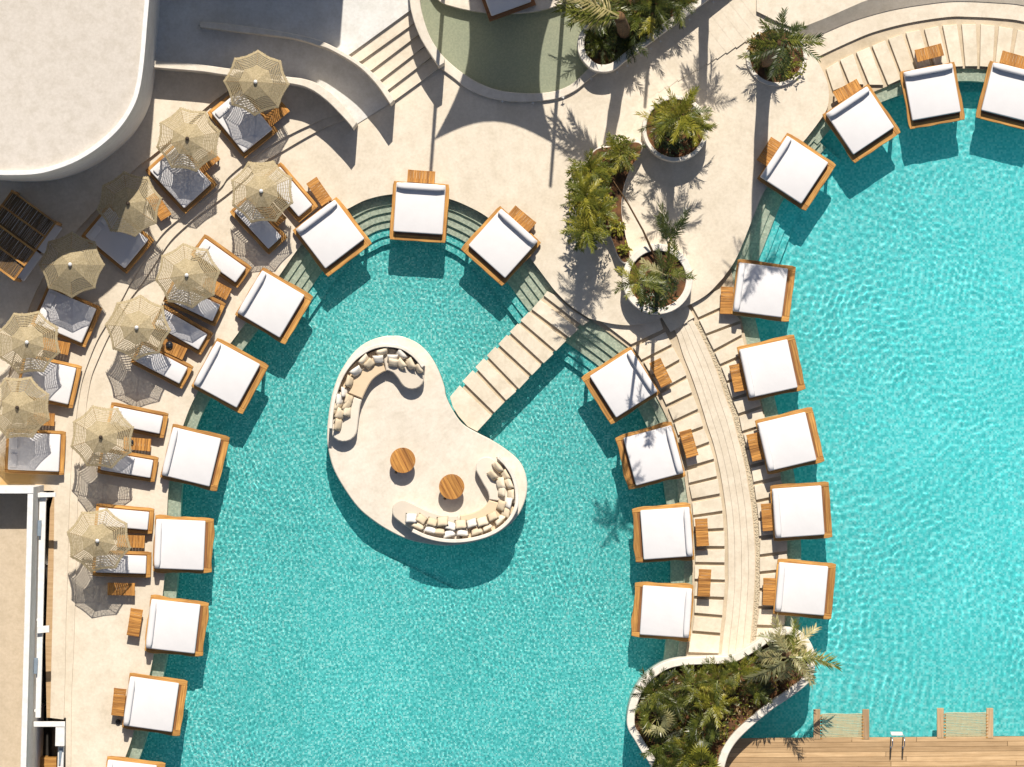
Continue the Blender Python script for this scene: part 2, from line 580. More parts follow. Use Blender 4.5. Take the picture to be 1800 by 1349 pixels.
plaza_poly = westC[:-1] + northC[:-1] + crom(plaza_south)[:-1] + crom(plaza_east) + [(1418, 80), (1404, 20), (1404, -500), (-700, -500), (-700, 860), (88, 860),
              (95, 866), (93, 1000), (90, 1130), (87, 1262), (116, 1264), (114, 1500)]
hole3 = p3_mid + [(1060, 60), (1060, -160)]
struct(prism('plaza', plaza_poly, -1.6, ZP, 'concrete', holes=[hole3]))

# underwater steps along the north side, ledges elsewhere
stepsA = northC[:-1] + crom(east_join)
stepsA = resample(stepsA, 6)
# overlap the steps a little so that they end under the beds
for d, z in ((18, -0.05), (31, -0.21), (45, -0.37), (58, -0.53), (72, -0.69), (86, -0.85)):
    ribbon('pool_step', stepsA, -14, d, -1.15, z, 'mosaic_sand' if d < 60 else 'mosaic_teal', floorA)
ribbon('pool_step', resample(westC, 8), -14, 24, -1.15, -0.13, 'mosaic_sand', floorA)
penL = resample(crom(pen_left), 8)
ribbon('pool_step', penL, -12, 15, -1.15, -0.06, 'mosaic_sand', floorA)
ribbon('pool_step', penL, -12, 38, -1.15, -0.24, 'mosaic_sand', floorA)
topR = resample(crom(right_top), 8)
ribbon('pool_step', topR, -12, 22, -1.15, -0.13, 'mosaic_sand', floorB)
pr = resample(crom(pen_right), 8)
ribbon('pool_step', pr[::-1], -12, 24, -1.15, -0.13, 'mosaic_sand', floorB)
se = resample(crom([(1285, 470), (1290, 462), (1303, 435), (1313, 410), (1330, 367), (1346, 333), (1390, 275), (1425, 236)]), 6)
for d, z, mt in ((12, -0.05, 'mosaic_sand'), (24, -0.22, 'mosaic_sand'), (36, -0.39, 'mosaic_sand'), (48, -0.56, 'mosaic_turquoise'), (60, -0.73, 'mosaic_turquoise'), (72, -0.9, 'mosaic_turquoise')):
    ribbon('pool_step', se, -12, d, -1.15, z, mt, floorB)

# ------------------------------------------------------------------ water
def inpoly(pt, poly):
    x, y = pt; c = False
    for i in range(len(poly)):
        (x1, y1), (x2, y2) = poly[i - 1], poly[i]
        if (y1 > y) != (y2 > y) and x < (x2 - x1) * (y - y1) / (y2 - y1) + x1:
            c = not c
    return c
def water(name, x0, y0, x1, y1, z, step, waves, seed, clip=None, mat='water'):
    ax, ay = P(x0, y1, z); bx, by = P(x1, y0, z)
    nx = int((bx - ax) / step) + 1; ny = int((by - ay) / step) + 1
    X, Y = np.meshgrid(np.linspace(ax, bx, nx), np.linspace(ay, by, ny))
    Z = np.full_like(X, z)
    rng = np.random.default_rng(seed)
    # slow warp of the wave trains so that they bend and never repeat
    wx = X + 0.10 * np.sin(0.9 * Y + 0.5 * X) + 0.07 * np.sin(1.7 * X - 1.1 * Y + 2)
    wy = Y + 0.10 * np.sin(0.8 * X - 0.6 * Y + 1) + 0.07 * np.sin(1.3 * Y + 1.5 * X)
    for (cnt, l0, l1, th, sd, amp, env) in waves:
        for i in range(cnt):
            lam = rng.uniform(l0, l1); a = rng.normal(th, sd); k = 2 * math.pi / lam
            e = 1.0
            if env is not None:
                e = env(X, Y)
            mod = 0.65 + 0.35 * np.sin(rng.uniform(.25, .9) * X + rng.uniform(.25, .9) * Y + rng.uniform(0, 6.28))
            Z += e * mod * amp * lam * np.sin(k * (wx * math.cos(a) + wy * math.sin(a)) + rng.uniform(0, 6.28))
    patch = 0.72 + 0.28 * np.sin(0.37 * X + 0.22 * Y + seed) * np.sin(0.21 * X - 0.33 * Y + 2 * seed) + 0.12 * np.sin(0.9 * X + 1.1 * Y)
    Z = z + (Z - z) * patch
    co = np.stack([X, Y, Z], -1).reshape(-1, 3).astype(np.float32)
    i = np.arange(nx * ny, dtype=np.int32).reshape(ny, nx)
    f = np.stack([i[:-1, :-1], i[:-1, 1:], i[1:, 1:], i[1:, :-1]], -1).reshape(-1)
    if clip is not None:
        fr = f.reshape(-1, 4)
        cx = co[fr].mean(1)
        keep = np.array([inpoly((c[0], c[1]), clip) for c in cx])
        f = fr[keep].reshape(-1)
    nf = len(f) // 4
    me = bpy.data.meshes.new(name)
    me.vertices.add(nx * ny); me.vertices.foreach_set('co', co.ravel())
    me.loops.add(nf * 4); me.loops.foreach_set('vertex_index', f)
    me.polygons.add(nf)
    me.polygons.foreach_set('loop_start', np.arange(0, nf * 4, 4, dtype=np.int32))
    me.update(calc_edges=True)
    me.shade_smooth()
    o = link(name, me, mat, receive=False)
    o.cycles.is_caustics_caster = True
    return struct(o)

lowright = P(1560, 1130)
def env_swell(X, Y):
    return np.exp(-(((X - lowright[0]) / 4.5) ** 2 + ((Y - lowright[1]) / 4.2) ** 2))
midright = P(1620, 780)
def env_swell2(X, Y):
    return np.exp(-(((X - midright[0]) / 4.0) ** 2 + ((Y - midright[1]) / 5.0) ** 2))
water('pool_water', 175, 330, 1216, 1400, 0.0, 0.029,
      [(30, 0.12, 0.23, 0.8, 1.5, 0.0012, None), (8, 0.4, 1.0, 0.8, 1.0, 0.0012, None)], 3)
water('pool_water', 1216, 105, 1990, 1500, 0.0, 0.038,
      [(26, 0.19, 0.36, 0.9, 1.3, 0.0016, None), (8, 0.8, 1.6, 0.7, 0.6, 0.0014, None),
       (5, 0.27, 0.40, -0.25, 0.14, 0.0042, env_swell), (4, 0.30, 0.45, 2.2, 0.15, 0.0034, env_swell2)], 5)

# ------------------------------------------------------------------ peninsula between the pools
pen_poly = [(1020, 548), (1107, 613)] + crom(pen_left)[1:] + [(1240, 1190), (1300, 1180), (1372, 1160)] + [tuple(x) for x in crom(pen_right)[::-1]] + [(1262, 480), (1200, 520), (1100, 556)]
pen = struct(prism('peninsula', pen_poly, -1.6, ZB, 'base_stone'))
GL = [((1054, 568), (1130, 560)), ((1112, 610), (1168, 582)), ((1130, 635), (1182, 608)), ((1147, 662), (1195, 635)), ((1160, 690), (1207, 663)), ((1173, 715), (1217.5, 692.5)),
      ((1184, 741.5), (1228, 722)), ((1194, 768), (1237, 751)), ((1203, 796), (1247, 779)), ((1208, 824), (1255, 809.5)),
      ((1212, 852), (1261, 839.6)), ((1216, 880.6), (1266.4, 870.8)), ((1219, 908), (1271, 901)), ((1221, 935), (1272.6, 931)),
      ((1222, 964), (1274, 963)), ((1222, 992), (1274, 992.7)), ((1222, 1021), (1275.7, 1023)), ((1221, 1050), (1273, 1053)),
      ((1220, 1081), (1270, 1085)), ((1216, 1111), (1267, 1115.5)), ((1210, 1150), (1263, 1151))]
def slab_between(a, b, gap=6.0, jit=1.0, name='paving_slab', parent=None, z0=0.03, z1=ZS, mat='slab_stone'):
    (al, ar), (bl, br) = a, b
    al, ar, bl, br = (np.array(q, float) for q in (al, ar, bl, br))
    j = lambda: np.array((random.uniform(-jit, jit), random.uniform(-jit, jit)))
    dl = (bl - al) / np.linalg.norm(bl - al); dr = (br - ar) / np.linalg.norm(br - ar)
    q = [al + dl * gap * 0.55 + j(), ar + dr * gap * 0.55 + j(), br - dr * gap * 0.45 + j(), bl - dl * gap * 0.45 + j()]
    return prism(name, [tuple(x) for x in q], z0, z1 + random.uniform(-.006, .006), mat, parent, chamfer=0.012)
for a, b in zip(GL[1:], GL[2:]):
    slab_between(a, b, parent=pen)
prism('paving_slab', [(1050, 560), (1110, 565), (1160, 560), (1166, 579), (1109, 606)], 0.03, ZS, 'slab_stone', pen, chamfer=0.012)
GR = [((1212, 531), (1262, 505)), ((1229, 561), (1284, 536)), ((1241, 588.5), (1302, 566)), ((1255, 617), (1305, 591)), ((1266.4, 643), (1312, 622)), ((1278, 672), (1322, 654)),
      ((1287, 702), (1332, 686)), ((1298, 730), (1338, 716)), ((1305.6, 761), (1348, 747)), ((1313, 790), (1358, 778)), ((1320, 820), (1366, 808)),
      ((1325, 851), (1373, 840)), ((1329.6, 882), (1378, 872)), ((1333, 913), (1381, 905)), ((1335.8, 946), (1383, 939)), ((1336.5, 977), (1383.5, 971)),
      ((1336, 1008), (1383, 1002)), ((1336, 1038), (1382, 1035)), ((1334, 1069), (1381, 1068)), ((1331, 1102), (1378, 1102)), ((1328, 1135), (1376, 1135))]
for a, b in zip(GR, GR[1:]):
    slab_between(a, b, parent=pen)
# long paving strips of the walk between the two rows, and a pebble channel
strip_l = crom([(1178, 566), (1190, 590), (1201, 625), (1213, 655), (1224, 686), (1235, 720), (1244, 750), (1254, 780), (1262, 812), (1268, 842), (1273, 874),
                (1277, 905), (1279, 935), (1280, 965), (1280, 1000), (1280, 1030), (1278, 1056), (1275, 1090), (1271, 1120), (1267, 1160)])
strip_r = crom([(1208, 545), (1226, 578), (1240, 606), (1253, 636), (1265, 668), (1276, 702), (1287, 732), (1295, 763), (1303, 793), (1310, 823), (1315, 853),
                (1320, 884), (1323, 914), (1326, 947), (1327, 978), (1327, 1008), (1326, 1038), (1324, 1070), (1321, 1103), (1317, 1150)])
A_ = resample(strip_l, 8); B_ = resample(strip_r, 8)
n_ = min(len(A_), len(B_)); A_ = resample(strip_l, 8)
ta = np.linspace(0, 1, 90)
def at(curve, t):
    p_ = np.array(curve, float)
    d = np.r_[0, np.cumsum(np.hypot(*np.diff(p_, axis=0).T))]; s = t * d[-1]
    return np.stack([np.interp(s, d, p_[:, 0]), np.interp(s, d, p_[:, 1])], 1)
LA, LB = at(strip_l, ta), at(strip_r, ta)
for k in range(4):
    f0, f1 = k / 4 + 0.0035, (k + 1) / 4 - 0.0035
    # each strip is laid in four lengths
    cuts = [0, 23 + 3 * (k % 2), 46 - 3 * (k % 2), 68 + 2 * (k % 3), 90]
    for c0, c1 in zip(cuts, [c + 1 for c in cuts[1:]]):
        a = LA[c0:c1] * (1 - f0) + LB[c0:c1] * f0; b = LA[c0:c1] * (1 - f1) + LB[c0:c1] * f1
        prism('paving_strip', [tuple(x) for x in a] + [tuple(x) for x in b[::-1]], 0.03, 0.125 + 0.003 * ((k * 2) % 3), 'path_stone', pen, chamfer=0.004)
# pebbles in the channel
bm = bmesh.new()
rng = random.Random(3)
for t in np.linspace(0.04, 0.97, 420):
    for q in range(2):
        c = at(strip_r, np.array([t]))[0]
        c2 = P(c[0] + 1.5 + rng.uniform(0.5, 7.5), c[1] + rng.uniform(-2, 2))
        r_ = rng.uniform(0.02, 0.042)
        ret = bmesh.ops.create_icosphere(bm, subdivisions=1, radius=r_)
        for v in ret['verts']:
            v.co = Vector((v.co.x + c2[0], v.co.y + c2[1], v.co.z * 0.6 + ZB + 0.008))
o = link('pebble', from_bm(bm), 'pebble', pen); o['kind'] = 'stuff'

# small steps from the walk up to the plaza beside the palm planter
for k in range(3):
    c = (1175 + 12 * k, 572 - 4 * k)
    prism('step', [(c[0] - 20, c[1] - 28), (c[0] + 2, c[1] - 38), (c[0] + 22, c[1] + 2 - 4 * k), (c[0] + 4, c[1] + 12 - 4 * k)], 0.0, 0.135 + 0.05 * (2 - k) + .05, 'slab_stone', pen)

# ------------------------------------------------------------------ stepping path to the island
path = struct(prism('stepping_path', [(797, 700), (957, 520), (985, 515), (1040, 556), (1030, 560), (843, 752), (815, 740)], -0.25, ZB, 'base_stone'))
lines = [((790, 697), (840, 760)), ((810, 674), (866, 729)), ((833, 649), (887, 707)), ((853, 628), (910, 687)), ((873, 608), (932.7, 663)), ((893, 586.7), (953, 641.7)),
         ((912, 566.7), (975, 620.7)), ((932, 546.7), (998, 596.7)), ((951.7, 525), (1020, 577))]
for a, b in zip(lines[1:], lines[2:]):
    slab_between(a, b, 7.0, 0.4, parent=path)
prism('paving_slab', [(791, 698), (808, 678), (864, 732), (839, 759), (822, 750), (806, 732), (796, 716)][::1], 0.03, ZS, 'slab_stone', path, chamfer=0.012)
prism('paving_slab', [(956, 520), (962, 512)] + [tuple(x) for x in offset(np.array(crom([(960, 491), (978, 514), (1004, 539), (1036, 560)])), 3)[10:]] + [(1037, 564), (1024, 573)], 0.03, ZS, 'slab_stone', path, chamfer=0.012)

# ------------------------------------------------------------------ island
isl = [(690, 590.5), (672, 592), (644, 602), (619, 623), (596, 659), (583, 697), (577, 735), (575, 760), (576, 783), (585, 821), (604, 857), (630, 893), (657, 916),
       (687, 935), (718, 949), (750, 956), (782, 959.5), (824, 955), (866, 942), (898, 921), (917, 895), (926.5, 863), (924, 834), (913, 811), (892, 792),
       (866, 775), (841, 762), (813, 745), (795, 720), (784, 697), (781, 680), (771, 652), (756, 625), (735, 604), (708, 592)]
island = struct(prism('island', crom(isl, 4, True), -1.6, 0.36, 'smooth_cement', chamfer=0.03))

# ------------------------------------------------------------------ right-hand upper terrace by the big pool
edge_hi = crom([(1420, 112), (1434, 102), (1500, 71), (1541, 55), (1600, 40), (1667, 30), (1708, 30), (1750, 32), (1800, 38), (1880, 60)])
tr_poly = [tuple(x) for x in resample(crom(right_top), 10)] + [(1920, 60)] + edge_hi[::-1] + [(1400, 150)]
ter = struct(prism('pool_terrace', tr_poly, -1.6, ZB, 'base_stone'))
RS = [((1452, 121), (1464.6, 160)), ((1477, 106), (1494, 148)), ((1505.5, 92.5), (1528.7, 149.5)), ((1533, 81), (1561.6, 150)), ((1562, 69), (1588, 138)), ((1592.5, 58), (1615, 130)),
      ((1625, 51.7), (1644, 122)), ((1657, 45), (1672, 118)), ((1690.5, 43), (1697, 117)), ((1724, 43), (1722.5, 117)), ((1756, 46.7), (1749, 119)), ((1789, 52.5), (1776, 125)), ((1821, 60), (1803, 132)), ((1852, 70), (1829, 142))]
for (a, b), (c, d) in zip(RS, RS[1:]):
    a, b, c, d = (np.array(q, float) for q in (a, b, c, d))
    e1, e2 = (c - a) / np.linalg.norm(c - a), (d - b) / np.linalg.norm(d - b)
    prism('paving_slab', [tuple(a), tuple(a + e1 * 25), tuple(b + e2 * min(24, np.linalg.norm(d - b) - 4)), tuple(b)], 0.03, ZS + random.uniform(-.006, .006), 'slab_stone', ter, chamfer=0.012)
band_top = crom([(1412, 70), (1440, 62), (1500, 37), (1567, 18), (1633, 7), (1683, 2.5), (1750, 5), (1800, 10), (1880, 30)])
tag(prism('curved_wall', edge_hi + [(1900, 40)] + band_top[::-1] + [(1408, 100)], -1.6, 0.155, 'concrete'),
    'low cream curved ledge running behind the fan of paving slabs', 'ledge')
struct(prism('upper_terrace', band_top + [(1920, 20), (1920, -500), (1404, -500), (1404, 70)], -1.6, 0.185, 'terrace'))
hi = crom([(1404, 52), (1420, 44.5), (1456, 30), (1500, 10.7), (1527, 0), (1600, -22), (1700, -36), (1800, -36), (1900, -20)])
struct(prism('upper_plaza', hi + [(1920, -500), (1330, -500), (1330, 20), (1370, 40)], -1.6, 0.60, 'concrete'))
t_ = np.linspace(0, 1, 50)
h_, l_ = at(hi, t_), at([(1404, 84)] + [tuple(q) for q in band_top], t_)
V = []; F = []
for i in range(50):
    V += [(*P(*h_[i], .6), 0.602), (*P(*l_[i], .19), 0.188)]
    if i:
        F.append((2 * i - 2, 2 * i - 1, 2 * i + 1, 2 * i))
struct(link('ramp', mesh(V, F), 'concrete'))

# broad shallow stairs climbing north-east past the planting wall
stair = None
for k in range(13):
    w0 = np.array((1098.0, 118.0)) + k * np.array((15.5, -11.8))
    ln = 70 + 2.5 * k
    far = np.array((0.62, 0.785))
    pts = [tuple(w0 - far * 14), tuple(w0 + far * ln), tuple(w0 + far * ln + np.array((280, -213.0)) * (13 - k) / 13), tuple(w0 - far * 14 + np.array((280, -213.0)) * (13 - k) / 13)]
    o = prism('stair' if stair is None else 'step', pts, 0.0, ZP + 0.007 * (k + 1), 'concrete', stair)
    if stair is None:
        stair = struct(o)

# ------------------------------------------------------------------ west terraces
WM = crom([(262, 112), (341, 118), (397, 126), (500, 140), (534, 146), (561, 155), (593, 183), (606, 200), (612, 209)])
low = crom([(614, 208), (607, 210), (556, 232), (500, 264), (456, 291), (411, 332), (372, 362), (340, 386), (302, 421), (276, 458), (249, 499), (226, 530), (194, 585),
            (171, 635), (160, 665), (153, 703), (150, 731), (142, 790), (137, 868), (135, 940), (133, 1013), (130, 1127), (126, 1219), (124.5, 1349), (122, 1500)])
upp = crom([(604, 197), (598, 200), (556, 215), (500, 242), (439, 281), (402, 311), (381, 336), (299, 398), (265, 440), (240, 480), (228, 500), (212, 530), (189, 567), (171, 598), (155, 637),
            (144, 671), (137, 710), (134, 735), (127, 790), (123, 861), (120, 940), (119, 1004), (116, 1093), (114, 1200), (112, 1265)])
bak = crom([(440, 130), (430, 143), (397, 163), (359, 192), (283, 261), (230, 304), (174, 364), (132, 409), (95, 455), (68, 503), (48, 550), (35, 590), (20, 640), (5, 700), (-20, 760)])
struct(prism('terrace_step', low + [(114, 1500), (116, 1262), (87, 1262), (95, 862), (-700, 862), (-700, 112)] + WM, 0.2, ZT0, 'terrace'))
struct(prism('terrace', upp + [(87, 1262), (95, 863), (-700, 863), (-700, 112)] + WM[:-8], 0.2, ZT1, 'terrace'))
struct(prism('back_terrace', bak + [(-700, 760), (-700, 113), (262, 113), (341, 119), (430, 131)], 0.2, ZT2, 'concrete'))
# the timber edging beside the bottom building
struct(prism('timber_edging', [(88, 895), (95.5, 864), (94, 1000), (91, 1130), (88, 1262), (82, 1262), (80, 1130), (84, 1000)], -1.0, ZT1 + 0.03, 'decking'))

# sloping lane between two curved walls
w1n = crom([(262, 106), (280, 107.6), (341, 112.5), (397, 120), (500, 134.5), (534, 139), (561, 149), (593, 174), (622, 208), (627, 216.5)])
w1s = crom([(262, 118), (280, 120), (353, 126), (395, 132), (507, 146.7), (544, 156.5), (573, 176), (598, 200.5), (613, 217), (620, 226)])
w2n = crom([(351, 38), (397, 41.6), (476, 52.6), (544, 66), (586, 82), (632, 110), (666, 139), (693, 176)])
w2s = crom([(351, 47.7), (427, 57.5), (512, 67), (561, 80.7), (586, 90.5), (630, 117), (662, 149), (686, 183.5)])
tag(prism('curved_wall', w1n + w1s[::-1], 0.2, 1.9, 'smooth_cement', chamfer=0.02), 'curved white wall along the lower side of the shaded lane', 'wall')
tag(prism('curved_wall', w2n + w2s[::-1], 0.2, 1.9, 'smooth_cement', chamfer=0.02), 'curved white wall between the shaded lane and the diagonal stairs', 'wall')
tt = np.linspace(0, 1, 40)
a = at(w2s, tt); b = at(w1n, tt)
a = np.vstack([[(262, 44)], a]); b = np.vstack([[(262, 108)], b])
a[1:, :] = a[1:, :] - [0, 2]; b[1:, :] = b[1:, :] + [0, 2]
V = []; F = []
for i in range(len(a)):
    u = max(0.0, (i - 1) / 39)
    z = 1.25 - 0.86 * max(0.0, min(1.0, (u - 0.25) / 0.75)) ** 0.9
    V += [(*P(*a[i], z), z), (*P(*b[i], z), z)]
for i in range(len(a) - 1):
    F.append((2 * i, 2 * i + 1, 2 * i + 3, 2 * i + 2))
ln_ = mesh(V, F)
struct(link('lane', ln_, 'lane_cement'))
up_poly = [(262, -500), (262, 50), (351, 44)] + w2n[2:] + []
L_ = [((600, 92), (721, 15.6)), ((615, 95.4), (722, 15.6)), ((634.6, 107.6), (729, 40)), ((653, 123.5), (737, 60)), ((669, 140.6), (744, 83)), ((681, 159), (756, 102)), ((693, 177.4), (772, 120))]
w2cut = [q for q in w2n if q[0] < 612]
struct(prism('upper_lane', [(262, -500), (262, 50), (340, 50)] + [(x, y + 3) for x, y in w2cut[1:]] + [(610, 98), L_[1][0], (724, 16), (724, -500)], 0.2, 1.252, 'lane_cement'))
stair2 = None
for k in range(1, 6):
    a0, a1 = L_[k], L_[k + 1]
    o = prism('stair' if stair2 is None else 'step', [(a0[0][0] - 12, a0[0][1] + 4), (a0[1][0] + 6, a0[1][1] - 2), (a1[1][0] + 6, a1[1][1] - 3), a1[1], a1[0], (a1[0][0] - 12, a1[0][1] + 3)],
              0.2, 1.25 - 0.15 * k, 'concrete', stair2)
    if stair2 is None:
        stair2 = struct(o)

# ------------------------------------------------------------------ olive pool at the top
sheet3 = struct(prism('pool_floor', hole3, -0.6, 0.08, 'mosaic_olive'))
rim3 = [tuple(x) for x in p3_outer] + [tuple(x) for x in p3_inner[::-1]]
tag(prism('low_wall', rim3, -0.3, 0.50, 'smooth_cement', chamfer=0.02), 'curved pale rim of the raised olive pool', 'pool rim')
tag(prism('pool_wall', crom([(714, -160), (717, -60), (720, 0), (725, 29), (735, 58), (749, 84), (771, 117)]) + [(781, 111)] +
          crom([(781, 103), (759, 71), (746, 38), (738, 0), (736, -60), (736, -160)]), 0.0, 1.9, 'smooth_cement', chamfer=0.02),
    'tall curved white wall between the stairs and the olive pool', 'wall')
water('pool_water', 728, -160, 1068, 182, 0.43, 0.06, [(14, 0.3, 0.8, 0.8, 1.4, 0.0010, None)], 9, W(hole3, 0.43), 'clear_water')
isl3 = crom([(745, -40), (770, 0), (800, 13), (840, 21), (880, 24), (930, 22), (975, 12), (1003, -3), (1030, -40)])
struct(prism('lounge_deck', isl3 + [(1030, -170), (745, -170)], -0.3, 0.62, 'smooth_cement', chamfer=0.015))

# star shaped garden lights along the wall foot
stars = [(883, 178.5), (937, 181.5), (990, 171.5), (1039, 139.5), (1060, 123), (1085, 128), (1103, 116), (1127, 98), (1144, 86), (1161, 73), (1212, 35), (1254, 4)]
V = []
for i in range(8):
    r_ = 0.075 if i % 2 == 0 else 0.02
    V.append((r_ * math.cos(i * math.pi / 4), r_ * math.sin(i * math.pi / 4)))
star_me = prism_mesh([V], 0.0, 0.05)
post_me = tube_mesh([(0, 0, -0.24), (0, 0, 0.0)], 0.012, 6)
words = ['westernmost, below the middle of the pool rim', 'second from the west under the pool rim', 'under the eastern bend of the pool rim', 'where the pool rim meets the planting wall',
         'on the round corner of the planting wall', 'at the foot of the wall, nearest its round corner', 'first up the wall from the corner light', 'second up the wall from the corner light',
         'third up the wall from the corner light', 'fourth up the wall from the corner light', 'alone on the upper stairs by the wall', 'at the top edge of the picture by the wall']
for i, (x, y) in enumerate(stars):
    z = ZP + 0.24
    t = empty('garden_light', (*P(x, y, z), z), 0.15 * i)
    link('lamp_head', star_me, 'white_paint', t); link('stake', post_me, 'white_paint', t)
    tag(t, 'small white star shaped light ' + words[i], 'garden light', 'star lights along the planting wall')

# ------------------------------------------------------------------ buildings
bt = [(-500, 318), (-60, 318), (0, 317.5), (40, 320), (90, 318), (130, 308), (165, 293), (200, 270), (232, 240), (255, 205), (267, 170), (274, 120), (279, 60), (284, 0), (289, -80), (300, -400)]
ZR = 5.88
big = empty('white_building', (*P(100, 100), 0.35))
# the outline as seen at ground level is this one; the roof reads a little further out
def absw(name, me, mat, parent):
    o = link(name, me, mat, parent)
    o.matrix_parent_inverse = Matrix.Translation(parent.location).inverted()
    return o
btc = crom(bt, 6)
k_ = 1.0
wall_w = [P(x, y, 0.75) for x, y in btc]
me = prism_mesh([wall_w + [P(-500, -400, .75)]], 0.3, ZR)
absw('wall', me, 'white_plaster', big)
t_out = wall_w
cen = np.array(P(60, 60))
inn = offset(np.array(wall_w), -0.16)
ins = [tuple(x) for x in inn]
test = np.linalg.norm(np.array(ins[40]) - cen) < np.linalg.norm(np.array(wall_w[40]) - cen)
if not test:
    ins = [tuple(x) for x in offset(np.array(wall_w), 0.16)]
me = prism_mesh([wall_w + ins[::-1]], ZR - 0.01, ZR + 0.22, 0.01)
absw('parapet', me, 'white_paint', big)
me = prism_mesh([ins + [P(-500, -400, .75)]], ZR - 0.02, ZR + 0.05)
absw('roof', me, 'roof_screed', big)
tag(big, 'large white building with rounded corner and flat greige roof', 'building')

nb = empty('tall_building', (*P(460, -330), 0))
me = prism_mesh([[P(*q) for q in [(622, -220), (552, -155), (300, -155), (300, -500), (622, -500)]]], 0.3, 8.0)
absw('wall', me, 'white_plaster', nb)
me = prism_mesh([[P(*q) for q in [(615, -224), (549, -162), (307, -162), (307, -493), (615, -493)]]], 7.9, 8.05)
absw('roof', me, 'roof_screed', nb)
tag(nb, 'tall white building north of the lane that shades it', 'building')

# bottom-left building with high parapet
sb = empty('roofed_building', (*P(20, 1100), 0))
ZQ, ZW = 3.2, 4.55
def Q(pts, z): return [P(x, y, z) for x, y in pts]
tilt = lambda y: 57.5 - (y - 868) * 0.0262        # east face of the parapet, as seen
east_o = [(tilt(857), 857), (tilt(1100), 1100), (tilt(1349), 1349), (tilt(1500), 1500)]
east_i = [(x - 8.3, y) for x, y in east_o]
outer_p = Q(east_o, ZW) + Q([(-400, 1500), (-400, 857)], ZW)
inner_p = Q([(east_i[0][0], 867)] + east_i[1:-1] + [(east_i[-1][0], 1480)], ZW) + Q([(-390, 1480), (-390, 867)], ZW)
absw('wall', prism_mesh([outer_p, inner_p], -1.6, ZW), 'white_plaster', sb)
absw('roof', prism_mesh([inner_p], ZQ - 0.2, ZQ), 'roof_tan', sb)
x0, y0 = P(0, 868, ZQ)
absw('coping', prism_mesh([Q([(-400, 856), (tilt(857) + 1, 856), (tilt(857) + 1, 868), (-400, 868)], ZW + .05)], ZW - 0.02, ZW + 0.05, 0.01), 'white_paint', sb)
absw('coping', prism_mesh([Q([(tilt(869) + 1, 869), (tilt(1500) + 1, 1500), (tilt(1500) - 9, 1500), (tilt(869) - 9, 869)], ZW + .05)], ZW - 0.02, ZW + 0.05, 0.01), 'white_paint', sb)
# window front and white canopy beams on the east side
def beam(name, pts, z0, z1, mat='white_paint'):
    return absw(name, prism_mesh([Q(pts, z1)], z0, z1, 0.008), mat, sb)
tl2 = lambda y, d: tilt(y) + d
beam('beam', [(tl2(866, 12), 866), (tl2(866, 23.5), 866), (tl2(1262, 24), 1262), (tl2(1262, 15), 1262)], 2.3, 2.5)
beam('beam', [(tl2(866, 2), 867), (tl2(866, 40), 866), (tl2(866, 40), 874), (tl2(866, 2), 875)], 2.52, 2.68)
beam('beam', [(tl2(1105, 14), 1102), (tl2(1105, 35), 1100), (tl2(1105, 35), 1112), (tl2(1105, 14), 1114)], 2.5, 2.66)
beam('beam', [(tl2(1265, 12), 1269), (tl2(1265, 67), 1269), (tl2(1265, 67), 1278), (tl2(1265, 12), 1278)], 2.5, 2.68)
beam('beam', [(tl2(1280, 51), 1278.5), (tl2(1280, 67), 1278.5), (tl2(1310, 67), 1312), (tl2(1310, 51), 1312)], 2.3, 2.66)
beam('beam', [(tl2(1310, 56), 1313), (tl2(1310, 66), 1313), (tl2(1400, 66), 1400), (tl2(1400, 56), 1400)], 2.1, 2.4)
for y in (915, 1157):
    beam('window_pane', [(tl2(y, 10), y), (tl2(y, 17), y), (tl2(y + 28, 16), y + 28), (tl2(y + 28, 10), y + 28)], 2.6, 2.66, 'window_glass')
beam('window_pane', [(tl2(1320, 58), 1316), (tl2(1320, 64), 1316), (tl2(1345, 61), 1345), (tl2(1345, 58), 1345)], 2.41, 2.46, 'window_glass')
for y in (880, 1000, 1090, 1250):
    absw('post', box_mesh(-.04, .04, -.04, .04, -1.6, 2.3), 'white_paint', sb).location = (*P(tl2(y, 14), y, 2.4), 0)
    bpy.context.view_layer.update()
tag(sb, 'flat tan roofed building with high white parapet by the deck', 'building')
struct(prism('light_well', [(40, 864), (96, 864), (88, 1500), (30, 1500)], -1.75, -1.6, 'pit_shade'))  # floor coloured almost black to paint in the well's shade
struct(prism('well_floor', [(68, 1332), (99, 1332), (99, 1500), (66, 1500)], -1.5, -0.6, 'teak'))

# ------------------------------------------------------------------ furniture builders
def wobble_board(L, w, th, seed, amp=0.012, rnd=0.03):
    """board along X, y from 0 (inner, straight) to w (outer, live edge), top at z=0"""
    r_ = random.Random(seed)
    n = 14
    outer = []
    ph = [r_.uniform(0, 6.28) for _ in range(3)]
    for i in range(n + 1):
        x = -L / 2 + L * i / n
        y = w + amp * (math.sin(2.1 * x + ph[0]) + 0.7 * math.sin(4.7 * x + ph[1]) + 0.4 * math.sin(9 * x + ph[2]))
        if i in (0, n):
            y -= rnd
        outer.append((x, y))
    loop = [(-L / 2, 0), (L / 2, 0)] + outer[::-1]
    return prism_mesh([loop], -th, 0.0, 0.012)

